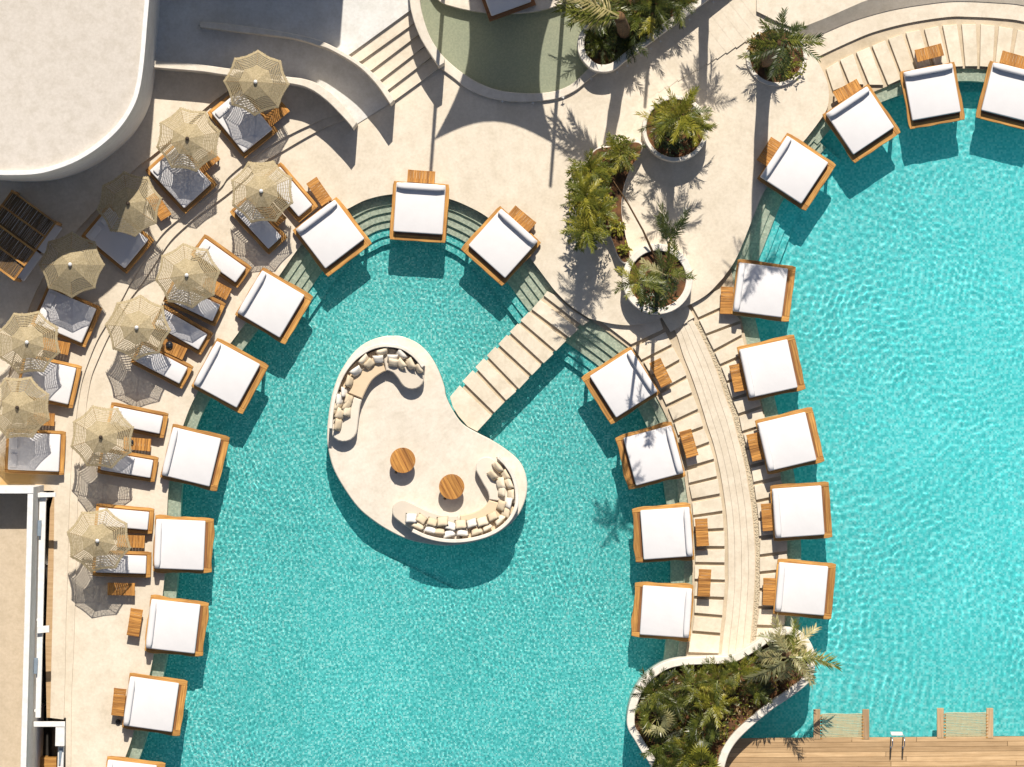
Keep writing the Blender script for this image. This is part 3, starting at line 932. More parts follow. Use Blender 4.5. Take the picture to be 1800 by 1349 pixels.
def bolster_mesh(L, r_):
    V, F = [], []
    n, m_ = 14, 12
    for i in range(m_ + 1):
        x = -L / 2 + L * i / m_
        e = min(1.0, 0.72 + min(i, m_ - i) * 0.16)
        for k in range(n):
            t = 2 * math.pi * k / n
            ct, st = math.cos(t), math.sin(t)
            V.append((x, r_ * e * math.copysign(abs(ct) ** 0.6, ct), r_ * e * math.copysign(abs(st) ** 0.6, st)))
    for i in range(m_):
        for k in range(n):
            k2 = (k + 1) % n
            F.append((i * n + k, i * n + k2, (i + 1) * n + k2, (i + 1) * n + k))
    F.append(tuple(range(n))[::-1]); F.append(tuple(m_ * n + k for k in range(n)))
    return mesh(V, F)

def mattress_mesh(w, l, th):
    bm = bmesh.new()
    bmesh.ops.create_cube(bm, size=1.0)
    for v in bm.verts:
        v.co = Vector((v.co.x * w, v.co.y * l, v.co.z * th))
    bmesh.ops.bevel(bm, geom=bm.edges[:], offset=0.045, segments=3, affect='EDGES', profile=0.5)
    return from_bm(bm)

BW, BL, BZ = 2.06, 2.14, 0.60         # frame width, length, top height of the pool daybeds
def make_daybed(seed, amp):
    t = empty('daybed', (0, 0, 0))
    ins_w = 0.20
    link('deck_panel', box_mesh(-BW / 2 + 0.12, BW / 2 - 0.12, -BL / 2 + 0.12, BL / 2 - 0.12, BZ - 0.12, BZ - 0.02), 'teak_dark', t)
    b = link('border_board', wobble_board(BL, ins_w, 0.14, seed, amp), 'teak', t, (BW / 2 - ins_w, 0, BZ), (0, 0, -math.pi / 2))
    b = link('border_board', wobble_board(BL, ins_w, 0.14, seed + 1, amp), 'teak', t, (-BW / 2 + ins_w, 0, BZ), (0, 0, math.pi / 2))
    b = link('border_board', wobble_board(BW - 2 * ins_w - 0.004, ins_w, 0.137, seed + 2, amp, 0), 'teak', t, (0, -BL / 2 + ins_w, BZ - 0.003), (0, 0, math.pi))
    b = link('border_board', wobble_board(BW - 2 * ins_w - 0.004, ins_w, 0.137, seed + 3, amp, 0), 'teak', t, (0, BL / 2 - ins_w, BZ - 0.003), (0, 0, 0))
    link('mattress', mattress_mesh(1.80, 1.80, 0.25), 'white_canvas', t, (0, 0.12, BZ + 0.127), smooth=True)
    link('bolster', bolster_mesh(1.76, 0.12), 'white_canvas', t, (0, 0.905, BZ + 0.36), smooth=True)
    for sx in (-1, 1):
        link('leg', box_mesh(-.05, .05, -.05, .05, FLOOR, BZ - 0.12), 'teak_dark', t, (sx * 0.86, -0.88, 0))
        link('leg', box_mesh(-.05, .05, -.05, .05, 0.02, BZ - 0.12), 'teak_dark', t, (sx * 0.86, 0.88, 0))
    return t

def make_lounger(w, l, mw, ml, seed, moff=(0, 0)):
    """w across, l along y (head at +y); built standing on z=0"""
    t = empty('sun_lounger', (0, 0, 0))
    z = 0.32
    bw = 0.12
    link('deck_panel', box_mesh(-w / 2 + 0.08, w / 2 - 0.08, -l / 2 + 0.08, l / 2 - 0.08, z - 0.10, z - 0.02), 'teak_dark', t)
    link('frame_board', wobble_board(l, bw, 0.14, seed, 0.004), 'teak', t, (w / 2 - bw, 0, z), (0, 0, -math.pi / 2))
    link('frame_board', wobble_board(l, bw, 0.14, seed + 1, 0.004), 'teak', t, (-w / 2 + bw, 0, z), (0, 0, math.pi / 2))
    link('frame_board', wobble_board(w - 2 * bw - 0.004, bw + .04, 0.137, seed + 2, 0.004, 0), 'teak', t, (0, -l / 2 + bw + .04, z - 0.003), (0, 0, math.pi))
    link('frame_board', wobble_board(w - 2 * bw - 0.004, bw, 0.137, seed + 3, 0.004, 0), 'teak', t, (0, l / 2 - bw, z - 0.003), (0, 0, 0))
    link('mattress', mattress_mesh(mw, ml, 0.23), 'white_canvas', t, (moff[0], moff[1], z + 0.117), smooth=True)
    n_p = 2 if mw > 1 else 1
    for i in range(n_p):
        link('pillow', mattress_mesh(min(0.5, mw * 0.42 if n_p == 2 else mw * .86), 0.26, 0.10), 'white_canvas', t,
             (moff[0] + (0 if n_p == 1 else (-1, 1)[i] * mw * 0.24), moff[1] + ml / 2 - 0.2, z + 0.275), (R(6), 0, 0), smooth=True)
    for sx in (-1, 1):
        for sy in (-1, 1):
            link('leg', box_mesh(-.04, .04, -.04, .04, 0, z - 0.10), 'teak_dark', t, (sx * (w / 2 - .12), sy * (l / 2 - .14), 0))
    return t

def make_side_table(L=1.0, w=0.46, h=0.38):
    """long axis X"""
    t = empty('side_table', (0, 0, 0))
    for s in (-1, 1):
        link('rail', box_mesh(-L / 2, L / 2, -.02, .02, h - 0.09, h - 0.025, .004, 1), 'table_teak', t, (0, s * (w / 2 - .03), 0))
        link('end_board', box_mesh(-w / 2, w / 2, -.055, .055, h - 0.024, h, .006, 1), 'table_teak', t, (s * (L / 2 - .055), 0, 0), (0, 0, math.pi / 2))
        for q in (-1, 1):
            link('leg', box_mesh(-.025, .025, -.025, .025, 0, h - 0.026), 'teak_dark', t, (s * (L / 2 - .06), q * (w / 2 - .075), 0))
    n = 7
    inner = L - 0.22
    for i in range(n):
        x = -inner / 2 + inner * (i + 0.5) / n
        link('slat', SLAT, 'table_teak', t, (x, 0, h - 0.012 + (i % 2) * 0.002), (0, 0, math.pi / 2))
    return t
SLAT = box_mesh(-.225, .225, -.0525, .0525, -0.012, 0.01, .005, 1)

def rot_from(hx, hy):
    return math.atan2(-hy, hx)

# ------------------------------------------------------------------ daybeds in and along the pools
BEDS = [
 (584, 416.7, -29.3, -38.4, 'A', 'white daybed at the upper left of the left pool, beside the corner steps'),
 (737.3, 372.9, 3.2, -49.6, 'A', 'white daybed at the top centre of the left pool, its foot over curved steps'),
 (880.6, 432.7, 32.3, -36, 'A', 'white daybed on the left pool steps, nearest the stepping path'),
 (481.7, 537.9, -41.7, -24.6, 'B', 'white daybed on the left pool, second down from its upper left corner'),
 (404.2, 661.3, -42.5, -23, 'A', 'white tilted daybed on the west pool edge, right of the lounger with the ashtray'),
 (342.5, 804.6, -46.7, -11.3, 'B', 'white daybed on the west pool edge, fourth up from the lowest cut off one'),
 (322.5, 957.7, -50, -2, 'C', 'white daybed with live edge frame level with the lowest parasol'),
 (310.6, 1101.5, -50.3, -5.8, 'C', 'white daybed with wavy timber frame beside the upright side table'),
 (272, 1238.6, -49.5, -7.1, 'B', 'white daybed on the west pool edge by the table with black bowl below'),
 (234, 1384, -50, -6, 'A', 'daybed cut off by the bottom of the picture at the west pool edge'),
 (1091.2, 677.9, 41.8, -26.7, 'B', 'white daybed at the top of the peninsula, crossed by a thin frond shadow'),
 (1142.9, 802.3, 47, -12.5, 'C', 'white daybed on the peninsula with broad palm shadows over its mattress'),
 (1165.6, 938, 50.3, -3.6, 'C', 'white daybed on the left side of the peninsula, second from its lower end'),
 (1164.5, 1074.7, 49.9, 3.3, 'C', 'white daybed on the left side of the peninsula, nearest the planted bed'),
 (1400.3, 302.3, -41.1, -27.1, 'A', 'white daybed over the steps of the right pool, corner to the plaza'),
 (1514.4, 217.5, -26.9, -40, 'B', 'white daybed at the upper right pool, first beside the fan of slabs'),
 (1638.8, 168.3, -8.8, -48.3, 'B', 'white daybed at the top of the right pool, second from the right edge'),
 (1775, 168.7, 12, -48, 'A', 'white daybed cut off by the right edge of the picture'),
 (1341.9, 510.9, -47.7, -6.2, 'A', 'white daybed on the right pool crossed by a wide palm shadow'),
 (1355.8, 647.1, -48, 10.4, 'B', 'white daybed on the right pool below the one with the palm shadow'),
 (1388.3, 775.3, -48.3, 11.4, 'B', 'white daybed on the right side of the peninsula, middle of its five'),
 (1408.5, 899.4, -50.6, 3.5, 'A', 'white daybed on the right side of the peninsula, second from the planted bed'),
 (1414.2, 1035.7, -48.3, -4.2, 'A', 'white daybed on the right pool nearest the planted bed'),
]
protos = {'A': (make_daybed(11, 0.008), [0]), 'B': (make_daybed(23, 0.012), [0]), 'C': (make_daybed(42, 0.024), [0])}
for (x, y, hx, hy, kind, lab) in BEDS:
    pr_, used = protos[kind]
    o = pr_ if not used[0] else copy_tree(pr_)
    used[0] = 1
    o.location = (*P(x, y, BZ), 0)
    o.rotation_euler.z = rot_from(hx, hy) - math.pi / 2
    tag(o, lab, 'daybed', 'daybeds round the pools')

# ------------------------------------------------------------------ side tables
TABLES = [
 (561, 337, 27.5, 40, ZP, 'teak slatted side table behind the upper left daybed of the left pool'),
 (740.4, 311, 48, 3.5, ZP, 'teak side table under the tip of a pole shadow'),
 (917.5, 385, 35, 29, ZP, 'teak side table behind the daybed nearest the stepping path'),
 (237, 1094.5, -7.3, 47, ZP, 'teak side table standing upright left of the wavy framed daybed'),
 (208.8, 1234.6, -5, 47, ZP, 'teak side table with a black bowl on the deck at its lower end'),
 (213, 1036, 48, 1, ZP, 'teak side table half in the shadow of the lowest parasol'),
 (1161.5, 655.7, 21.3, 43.6, ZS, 'teak side table half in shade at the top of the peninsula'),
 (1210.8, 780, 12.5, 44, ZS, 'teak side table by the daybed with broad palm shadows'),
 (1234, 936.2, 3, 48, ZS, 'teak side table second from the lower end on the peninsula left row'),
 (1238.3, 1025, -2.4, 47, ZS, 'teak side table on the peninsula left row nearest the planted bed'),
 (1352, 267, -25, 40, ZP, 'teak side table in the thick trunk shadow beside the plaza'),
 (1490, 160, 40, -22, ZS, 'teak side table on the leftmost radial slabs'),
 (1633.6, 93, 47, -12, ZS, 'teak side table on the middle radial slabs above the top daybed'),
 (1783, 106, 47, 13, ZS, 'teak side table cut off at the right edge of the picture'),
 (1277.4, 528.5, -2, 46, ZS, 'teak side table at the head of the daybed with wide palm shadow'),
 (1297, 664.4, 9.5, 46.5, ZS, 'teak side table highest but one on the peninsula right row'),
 (1328, 786, 11, 47, ZS, 'teak side table in the middle of the peninsula right row'),
 (1350, 909.5, 3.5, 48, ZS, 'teak side table lowest but one on the peninsula right row'),
 (1352, 1040.5, -1.5, 48, ZS, 'teak side table on the peninsula right row nearest the planted bed'),
 (241, 781, 48, 4, ZP, 'teak side table with a dark ashtray half under a parasol'),
 (230, 952, 48, 2, ZP, 'teak side table half under the lowest parasol'),
 (303, 613, 43, 20, ZP, 'teak side table with a round dark bowl between two loungers'),
 (381, 507, 42, 22, ZP, 'teak side table beside the sixth parasol, at its right'),
 (480, 373, 33, 37, ZP, 'teak side table under the parasol nearest the pool corner'),
 (484, 203, 31, -26, ZT1, 'teak side table in shadow right of the topmost parasol'),
 (362, 287, 31, -26, ZT1, 'teak side table right of the second parasol from the top'),
 (279, 363, 20, 30, ZT1, 'small sunlit teak table right of the half shaded parasol'),
 (98, 609, 46, 10, ZT1, 'teak side table at the lower right of the leftmost upper parasol'),
 (72, 737, 48, 3, ZT1, 'teak side table between two double loungers near the left edge'),
]
tp = make_side_table()
for i, (x, y, lx, ly, z, lab) in enumerate(TABLES):
    o = tp if i == 0 else copy_tree(tp)
    o.location = (*P(x, y, z + 0.38), z + 0.001)
    o.rotation_euler.z = math.atan2(-ly, lx)
    tag(o, lab, 'side table', 'slatted teak side tables')

# ------------------------------------------------------------------ double and single loungers
DOUBLES = [
 (426, 214, -57, -70, ZT1, 'double lounger under the topmost parasol, netted shade on its white mattress'),
 (318, 312, -59.6, -65, ZT1, 'double lounger under the second parasol with a star of rib shadows'),
 (206, 419, -67.7, -56, ZT1, 'double lounger in building shade under the half shaded parasol'),
 (116, 556, -83.6, -36, ZT1, 'double lounger showing an eight pointed parasol shadow on blue shade'),
 (84, 670, -85, -19, ZT1, 'double lounger with sunlit right end below the leftmost upper parasol'),
 (61, 795, -88, -4, ZT1, 'double lounger on the stained floor above the flat roofed building'),
]
dp = make_lounger(1.62, 2.16, 1.36, 1.86, 61, (0.0, 0.02))
for i, (x, y, hx, hy, z, lab) in enumerate(DOUBLES):
    o = dp if i == 0 else copy_tree(dp)
    o.location = (*P(x, y, z + 0.5), z + 0.001)
    o.rotation_euler.z = rot_from(hx, hy) - math.pi / 2
    tag(o, lab, 'sun lounger', 'double loungers on the terrace')
SINGLES = [
 (509, 338, -59, -70, 'single lounger with orange rail facing the plaza, right of a parasol'),
 (454, 395, -58.7, -64, 'single lounger with netted rib shadows under the parasol nearest the pool corner'),
 (388, 459, -71, -51, 'single lounger in full sun between two parasols'),
 (341, 532, -81, -39, 'single lounger under the sixth parasol, striped shade on its end'),
 (319, 580, -75.6, -43.6, 'single lounger lying wholly in shade above the table with bowl'),
 (284, 641, -79, -41, 'single lounger with striped triangle shade below the table with bowl'),
 (241, 739, -87, -17.7, 'single lounger above the ashtray table, sunlit'),
 (224, 818, -89, -15, 'single lounger below the ashtray table with a parasol shadow corner'),
 (217.6, 912.5, -89.8, -8, 'single lounger above the lowest parasol, frame half in shadow'),
 (213.5, 992, -89, -3, 'single lounger below the lowest parasol'),
]
spr = make_lounger(0.96, 2.12, 0.66, 1.84, 77, (0.0, 0.02))
for i, (x, y, hx, hy, lab) in enumerate(SINGLES):
    o = spr if i == 0 else copy_tree(spr)
    o.location = (*P(x, y, ZP + 0.5), ZP + 0.001)
    o.rotation_euler.z = rot_from(hx, hy) - math.pi / 2
    tag(o, lab, 'sun lounger', 'single loungers beside the pool')

# ------------------------------------------------------------------ parasols
def canopy_mesh(seed, Rt=1.2):
    r_ = random.Random(seed)
    V, F = [], []
    apex, drop = 0.0, 0.62
    NT = 6
    def pt(panel, t, f):
        """f = fraction of the way from hub to edge"""
        a = (panel + t) * math.pi / 4
        edge = Rt * (1 - 0.125 * math.sin(math.pi * t) ** 0.85)
        rr = edge * f
        z = apex - drop * (rr / Rt) ** 1.12 - 0.05 * math.sin(math.pi * t) * f
        return (rr * math.cos(a), rr * math.sin(a), z)
    def band(panel, f0, f1, wob=0.0):
        b = len(V)
        for i in range(NT + 1):
            t = i / NT
            w = r_.uniform(-wob, wob)
            V.append(pt(panel, t, f0 + w)); V.append(pt(panel, t, f1 + w))
        for i in range(NT):
            F.append((b + 2 * i, b + 2 * i + 1, b + 2 * i + 3, b + 2 * i + 2))
    for k in range(8):
        band(k, 0.02, 0.30); band(k, 0.30, 0.54)
        open_ = r_.random() < 0.75
        n = 7
        for i in range(n):
            f0 = 0.54 + 0.40 * i / n
            wdt = 0.40 / n * (0.58 if open_ else 0.86)
            band(k, f0 + 0.40 / n - wdt, f0 + 0.40 / n, 0.003)
        # vertical ties that hold the rings together
        for tt_ in (0.2, 0.4, 0.6, 0.8):
            b = len(V)
            for f in (0.53, 0.95):
                V.append(pt(k, tt_ - 0.012, f)); V.append(pt(k, tt_ + 0.012, f))
            V[b:] = [(x, y, z + 0.004) for x, y, z in V[b:]]
            F.append((b, b + 2, b + 3, b + 1))
        band(k, 0.94, 1.0, 0.0)
        # knotted fringe
        for j in range(14):
            t = (j + 0.5) / 14
            p1 = pt(k, t - 0.018, 1.0); p2 = pt(k, t + 0.018, 1.0)
            ln = r_.uniform(0.03, 0.09); out = 1.0 + r_.uniform(0.0, 0.03)
            b = len(V)
            V.extend([p1, p2, (p2[0] * out, p2[1] * out, p2[2] - ln), (p1[0] * out, p1[1] * out, p1[2] - ln)])
            F.append((b, b + 1, b + 2, b + 3))
    return mesh(V, F)

UMB = [
 (449, 144, 42, 'w', ZT1, 'topmost jute parasol, overlapping the shaded lane wall'),
 (329, 244, 14, 'd', ZT1, 'second jute parasol from the top, sun through its thin weave'),
 (225, 358, 10, 'd', ZT1, 'jute parasol cut diagonally by the building shadow'),
 (123, 465, 0, 'w', ZT1, 'jute parasol right of the reed roofed cabana'),
 (459, 336, 25, 'w', ZP, 'jute parasol nearest the upper left corner of the left pool'),
 (328, 484, 8, 'w', ZP, 'jute parasol over the terrace steps, in the middle of the group'),
 (240, 576, 40, 'w', ZP, 'jute parasol casting a whole shadow on the deck below its lounger'),
 (47, 602, 27, 'w', ZT1, 'jute parasol at the left edge, upper one of two overlapping'),
 (30, 717, 24, 'd', ZT1, 'jute parasol at the left edge, lower one with dark finial'),
 (177, 769, 17, 'd', ZP, 'thin jute parasol with dark finial beside the ashtray table'),
 (171, 951, 31, 'w', ZP, 'lowest jute parasol with white finial and tied fringe'),
]
RIB = tube_mesh([(0.05, 0, -0.045), (0.6, 0, -0.33), (1.19, 0, -0.645)], 0.012, 5)
STRUT = tube_mesh([(0.03, 0, -0.75), (0.62, 0, -0.35)], 0.009, 5)
POLE = tube_mesh([(0, 0, 0.0), (0, 0, 2.5)], 0.03, 8)
BASE = box_mesh(-.25, .25, -.25, .25, 0, 0.05, .01, 1)
KNOB = tube_mesh([(0, 0, 0), (0, 0, 0.03), (0, 0, 0.07), (0, 0, 0.10)], [0.06, 0.075, 0.06, 0.02], 10)
for i, (x, y, rot, fin, z, lab) in enumerate(UMB):
    zt = z + 2.52
    t = empty('parasol', (*P(x, y, zt), z + 0.001), R(rot))
    link('pole', POLE, 'teak', t); link('base_plate', BASE, 'steel_post', t)
    link('canopy', canopy_mesh(100 + i), 'jute', t, (0, 0, 2.5))
    o = link('finial', KNOB if fin == 'w' else KNOB.copy(), None, t, (0, 0, 2.49))
    if not o.data.materials:
        o.data.materials.append(MATS['white_paint' if fin == 'w' else 'dark_knob'])
    elif fin != 'w':
        o.data.materials[0] = MATS['dark_knob']
    for k in range(8):
        link('rib', RIB, 'teak', t, (0, 0, 2.49), (0, 0, k * math.pi / 4))
        link('strut', STRUT, 'teak', t, (0, 0, 2.49), (0, 0, k * math.pi / 4))
    tag(t, lab, 'parasol', 'jute parasols on the terrace')

# bowls and ashtrays
bowl_me = tube_mesh([(0, 0, 0), (0, 0, 0.05), (0, 0, 0.075), (0, 0, 0.072), (0, 0, 0.02)], [0.06, 0.12, 0.125, 0.10, 0.07], 14)
for (x, y, z, s, lab) in ((298, 606.5, ZP + .385, 1.05, 'round dark bowl on the table between two loungers'), (231, 777.5, ZP + .385, 0.75, 'small dark ashtray at the parasol edge'),
                          (208, 1269, ZP, 0.8, 'small black bowl standing on the deck below a side table')):
    o = link('bowl', bowl_me, 'black_ceramic', None, (*P(x, y, z), z + 0.012), smooth=True); o.scale = (s, s, s)
    tag(o, lab, 'bowl')

# ------------------------------------------------------------------ cabana with reed roof
ca = empty('cabana', (*P(22, 414, 2.6), ZT1 + 0.001))
Aq, Bq, Cq = (np.array(P(*q, 2.9)) for q in ((22, 334), (101, 391), (24, 494)))
ux = (Bq - Aq); Lx = np.linalg.norm(ux); ux /= Lx
vy = (Cq - Bq); Ly = np.linalg.norm(vy); vy /= Ly
cenq = (Aq + Cq) / 2
ca.location = (cenq[0], cenq[1], ZT1 + 0.001)
ca.rotation_euler.z = math.atan2(ux[1], ux[0])
# local: x along AB, y from C (negative) to A (positive)
zr = 2.3
for i in range(5):
    yy = -Ly / 2 + 0.05 + (Ly - 0.1) * i / 4
    link('rafter', box_mesh(-Lx / 2, Lx / 2, -.035, .035, 0, 0.09, .006, 1), 'teak', ca, (0, yy, zr + 0.02))
for sx in (-1, 1):
    link('edge_beam', box_mesh(-Ly / 2, Ly / 2, -.04, .04, 0, 0.12, .006, 1), 'teak', ca, (sx * (Lx / 2 - .04), 0, zr - 0.12), (0, 0, math.pi / 2))
    for sy in (-1, 1):
        link('post', box_mesh(-.05, .05, -.05, .05, 0, zr - 0.121), 'teak', ca, (sx * (Lx / 2 - .05), sy * (Ly / 2 - .06), 0))
REED = tube_mesh([(-.5, 0, 0), (.5, 0, 0)], 0.5, 5)
bay = (Ly - 0.1) / 4
rr_ = random.Random(9)
for i in range(4):
    n = 46
    for k in range(n):
        xx = -Lx / 2 + 0.09 + (Lx - 0.18) * (k + 0.5) / n + rr_.uniform(-.008, .008)
        o = link('reed', REED, 'reed', ca, (xx, -Ly / 2 + 0.05 + bay * (i + 0.5), zr + 0.005 + rr_.uniform(-.01, .012)), (0, 0, math.pi / 2 + rr_.uniform(-.02, .02)))
        d_ = rr_.uniform(0.034, 0.046)
        o.scale = (bay * rr_.uniform(1.0, 1.06), d_, d_)
link('daybed_base', box_mesh(-Lx / 2 + .05, Lx / 2 - .02, -Ly / 2 + .15, Ly / 2 - .1, 0, 0.34, .01, 1), 'teak_dark', ca)
tag(ca, 'timber cabana with dark reed roof at the left edge', 'cabana')
for s in (-1, 1):
    cm = link('cabana_mattress', mattress_mesh(2.05, 1.16, 0.2), 'white_canvas', None, smooth=True)
    loc = cenq + ux * 0.08 + np.array((-ux[1], ux[0])) * (s * 0.62)
    cm.location = (loc[0], loc[1], ZT1 + 0.445); cm.rotation_euler.z = ca.rotation_euler.z
    tag(cm, 'white mattress peeping out under the cabana roof, ' + ('upper right one' if s > 0 else 'lower one'), 'mattress', 'mattresses under the cabana')

# bed on the deck in the olive pool
t = empty('deck_bed', (*P(885, -22, 0.9), 0.621), R(20))
link('frame', box_mesh(-.9, .9, -1.0, 1.0, 0.05, 0.3, .01, 1), 'teak_dark', t)
link('mattress', mattress_mesh(1.55, 1.7, 0.2), 'white_canvas', t, (0, 0.0, 0.402), smooth=True)
tag(t, 'dark framed bed cut off at the top, on the deck in the olive pool', 'bed')

# ------------------------------------------------------------------ island sofas
def sofa(name, cl, hw, cuts, cols, back, lab):
    ZI = 0.36
    c = np.array(crom(cl, 6)); h = np.array([x[0] for x in crom([(v, 0) for v in hw], 6)])
    d = np.r_[0, np.cumsum(np.hypot(*np.diff(c, axis=0).T))]
    t = empty(name, (*P(*c[len(c) // 2], ZI), ZI + 0.001))
    bpy.context.view_layer.update()
    s = np.linspace(0, d[-1], 80)
    c = np.stack([np.interp(s, d, c[:, 0]), np.interp(s, d, c[:, 1])], 1); h = np.interp(s, d, h)
    def cap(pt, tang, r_, sgn):
        nrm = np.array((-tang[1], tang[0])); out = []
        for a in np.linspace(math.pi / 2, -math.pi / 2, 11)[1:-1]:
            out.append(tuple(pt + sgn * tang * r_ * math.cos(a) + nrm * r_ * math.sin(a)))
        return out
    tg = np.gradient(c, axis=0); tg /= np.hypot(tg[:, 0], tg[:, 1])[:, None]
    nr = np.stack([-tg[:, 1], tg[:, 0]], 1)
    def piece(i0, i1, z0, z1, inset, mat, nm, capa, capb):
        hh = h[i0:i1 + 1] - inset
        left = [tuple(x) for x in c[i0:i1 + 1] + nr[i0:i1 + 1] * hh[:, None]]
        right = [tuple(x) for x in c[i0:i1 + 1] - nr[i0:i1 + 1] * hh[:, None]]
        pts = left[:]
        if capb:
            pts += cap(c[i1], tg[i1], hh[-1], 1)
        pts += right[::-1]
        if capa:
            pts += cap(c[i0], tg[i0], hh[0], -1)[::-1]
        o = absw(nm, prism_mesh([W(pts, z1)], z0, z1, 0.035), mat, t)
        return o
    piece(0, 79, ZI + 0.002, ZI + 0.22, 1.5, 'planter_plaster', 'base', True, True)
    ix = [0] + [int(q * 79) for q in cuts] + [79]
    for k in range(len(ix) - 1):
        piece(ix[k], ix[k + 1] - (0 if k == len(ix) - 2 else 1), ZI + 0.221, ZI + 0.45, 0, cols[k], 'seat_cushion', k == 0, k == len(ix) - 2)
    bp = np.array(crom(back, 6))
    a_, b_ = offset(bp, -3.2), offset(bp, 3.2)
    absw('backrest', prism_mesh([W([tuple(x) for x in a_] + [tuple(x) for x in b_[::-1]], ZI + .8)], ZI + 0.002, ZI + 0.80, 0.02), 'planter_plaster', t)
    tag(t, lab, 'sofa', 'curved sofas on the island')
    return c, nr, h
cA = [(604, 753), (606, 735), (611, 705), (622, 678), (637, 655), (657, 640), (679, 632), (700, 638), (714, 650), (724, 663)]
hA = [24, 24, 23.5, 23, 22, 21, 20, 20, 21, 22]
bA = [(581, 754), (583, 725), (588, 697), (597, 670), (609, 648), (625, 630), (645, 616), (662, 609.5), (680, 607.5), (704, 611), (722, 621), (734, 632), (744, 645)]
cB = [(855, 822), (866, 838), (880, 860), (883, 884), (870, 906), (845, 921), (812, 928), (780, 928), (750, 921), (726, 909), (708, 898)]
hB = [19, 21, 23, 24, 24, 23, 22, 22, 22, 21, 19]
bB = [(876, 804), (890, 818), (902, 838), (908, 862), (908, 887), (900, 907), (888, 922), (870, 935), (845, 945), (812, 951), (780, 950.5), (750, 944), (725, 933)]
sA = sofa('curved_sofa', cA, hA, (0.30, 0.72), ('sofa_cream', 'sofa_tan', 'sofa_cream'), bA, 'curved cream sofa at the upper left of the island')
sB = sofa('curved_sofa', cB, hB, (0.27, 0.62), ('sofa_cream', 'sofa_tan', 'sofa_cream'), bB, 'curved cream sofa along the lower right of the island')

def cushion_mesh(w, d, th, seed):
    r_ = random.Random(seed)
    n = 7
    V, F = [], []
    for side in (1, -1):
        for j in range(n):
            for i in range(n):
                u, v = i / (n - 1) * 2 - 1, j / (n - 1) * 2 - 1
                k = (1 - u * u) * (1 - v * v)
                pin = 1 - 0.10 * (1 - abs(u * v)) * (abs(u) > .99 or abs(v) > .99)
                V.append((u * w / 2 * pin, v * d / 2 * pin, side * th / 2 * (k ** 0.45) + r_.uniform(-.008, .008) * (k > 0)))
    for s in range(2):
        b = s * n * n
        for j in range(n - 1):
            for i in range(n - 1):
                q = (b + j * n + i, b + j * n + i + 1, b + (j + 1) * n + i + 1, b + (j + 1) * n + i)
                F.append(q if s == 0 else q[::-1])
    me = mesh(V, F)
    bm = bmesh.new(); bm.from_mesh(me)
    bmesh.ops.remove_doubles(bm, verts=bm.verts[:], dist=0.0005)
    bmesh.ops.recalc_face_normals(bm, faces=bm.faces[:])
    bm.to_mesh(me); bm.free()
    me.shade_smooth()
    return me
CUSH = {}
for kind, mt in (('b', 'cushion_beige'), ('w', 'cushion_white')):
    for v in range(3):
        me = cushion_mesh((0.44, 0.40, 0.47)[v], (0.42, 0.36, 0.34)[v], (0.19, 0.16, 0.18)[v], v)
        me.materials.append(MATS[mt])
        CUSH[kind + str(v)] = me
# (x, y, size variant, colour, row)
CA = [(594, 747, 'b2', 0), (598, 728, 'b0', 1), (590, 722, 'b1', 0), (610, 723, 'b1', 1), (597, 703, 'w0', 0), (613, 703, 'b1', 1), (594, 714, 'b0', 0), (610, 713, 'b2', 1), (614, 671, 'b0', 0), (626, 653, 'w0', 0), (605, 690, 'w1', 0),
      (640, 633, 'b0', 0), (649, 640, 'b1', 1), (665, 632, 'w1', 1), (672, 619, 'b2', 0), (690, 630, 'w1', 1), (705, 624, 'w0', 0), (692, 638, 'b1', 1), (705, 640, 'b1', 1), (721, 640, 'b0', 0), (736, 648, 'b1', 0)]
CB = [(875, 822, 'b2', 0), (866, 836, 'b1', 1), (888, 836, 'b1', 0), (880, 850, 'b0', 1), (894, 850, 'b2', 0), (882, 864, 'b1', 1), (898, 870, 'b1', 0), (893, 884, 'w0', 0), (881, 889, 'b1', 1), (889, 901, 'b1', 1), (878, 914, 'b2', 0), (866, 908, 'b1', 1),
      (848, 917, 'b0', 1), (856, 927, 'b1', 0), (838, 934, 'b2', 0), (829, 920, 'w1', 1), (813, 936, 'w2', 0), (810, 922, 'b0', 1), (793, 925, 'w1', 1), (789, 938, 'w2', 0), (778, 917, 'b0', 1), (773, 934, 'b1', 0), (757, 931, 'w2', 0), (760, 918, 'b1', 1),
      (741, 913, 'b1', 1), (736, 924, 'b2', 0), (723, 911, 'w0', 1)]
ordn = ['first', 'second', 'third', 'fourth', 'fifth', 'sixth', 'seventh', 'eighth', 'ninth', 'tenth', 'eleventh', 'twelfth', 'thirteenth', 'fourteenth', 'fifteenth']
def put_cushions(lst, back, where, end):
    bp = np.array(crom(back, 6))
    cnt = {}
    for (x, y, k, row) in lst:
        i = int(np.argmin(np.hypot(bp[:, 0] - x, bp[:, 1] - y)))
        v = bp[i] - np.array((x, y)); v = v / max(1e-6, np.hypot(*v))
        z = 0.36 + 0.45 + 0.15
        o = link('cushion', CUSH[k], None, None, (*P(x, y, z), z))
        ang = math.atan2(-v[1], v[0]) - math.pi / 2 + random.uniform(-.28, .28)
        o.rotation_euler = (R(random.uniform(42, 62) if row == 0 else random.uniform(28, 48)), R(random.uniform(-8, 8)), ang)
        cname = 'beige' if k[0] == 'b' else 'white'
        key = (row, cname)
        cnt[key] = cnt.get(key, 0) + 1
        tag(o, f"{ordn[cnt[key] - 1]} {cname} cushion from {end}, {'back' if row == 0 else 'front'} row, {where} sofa", 'cushion', 'scatter cushions on the ' + where + ' sofa')
put_cushions(CA, bA, 'upper left', 'its lower end')
put_cushions(CB, bB, 'lower right', 'its upper end')

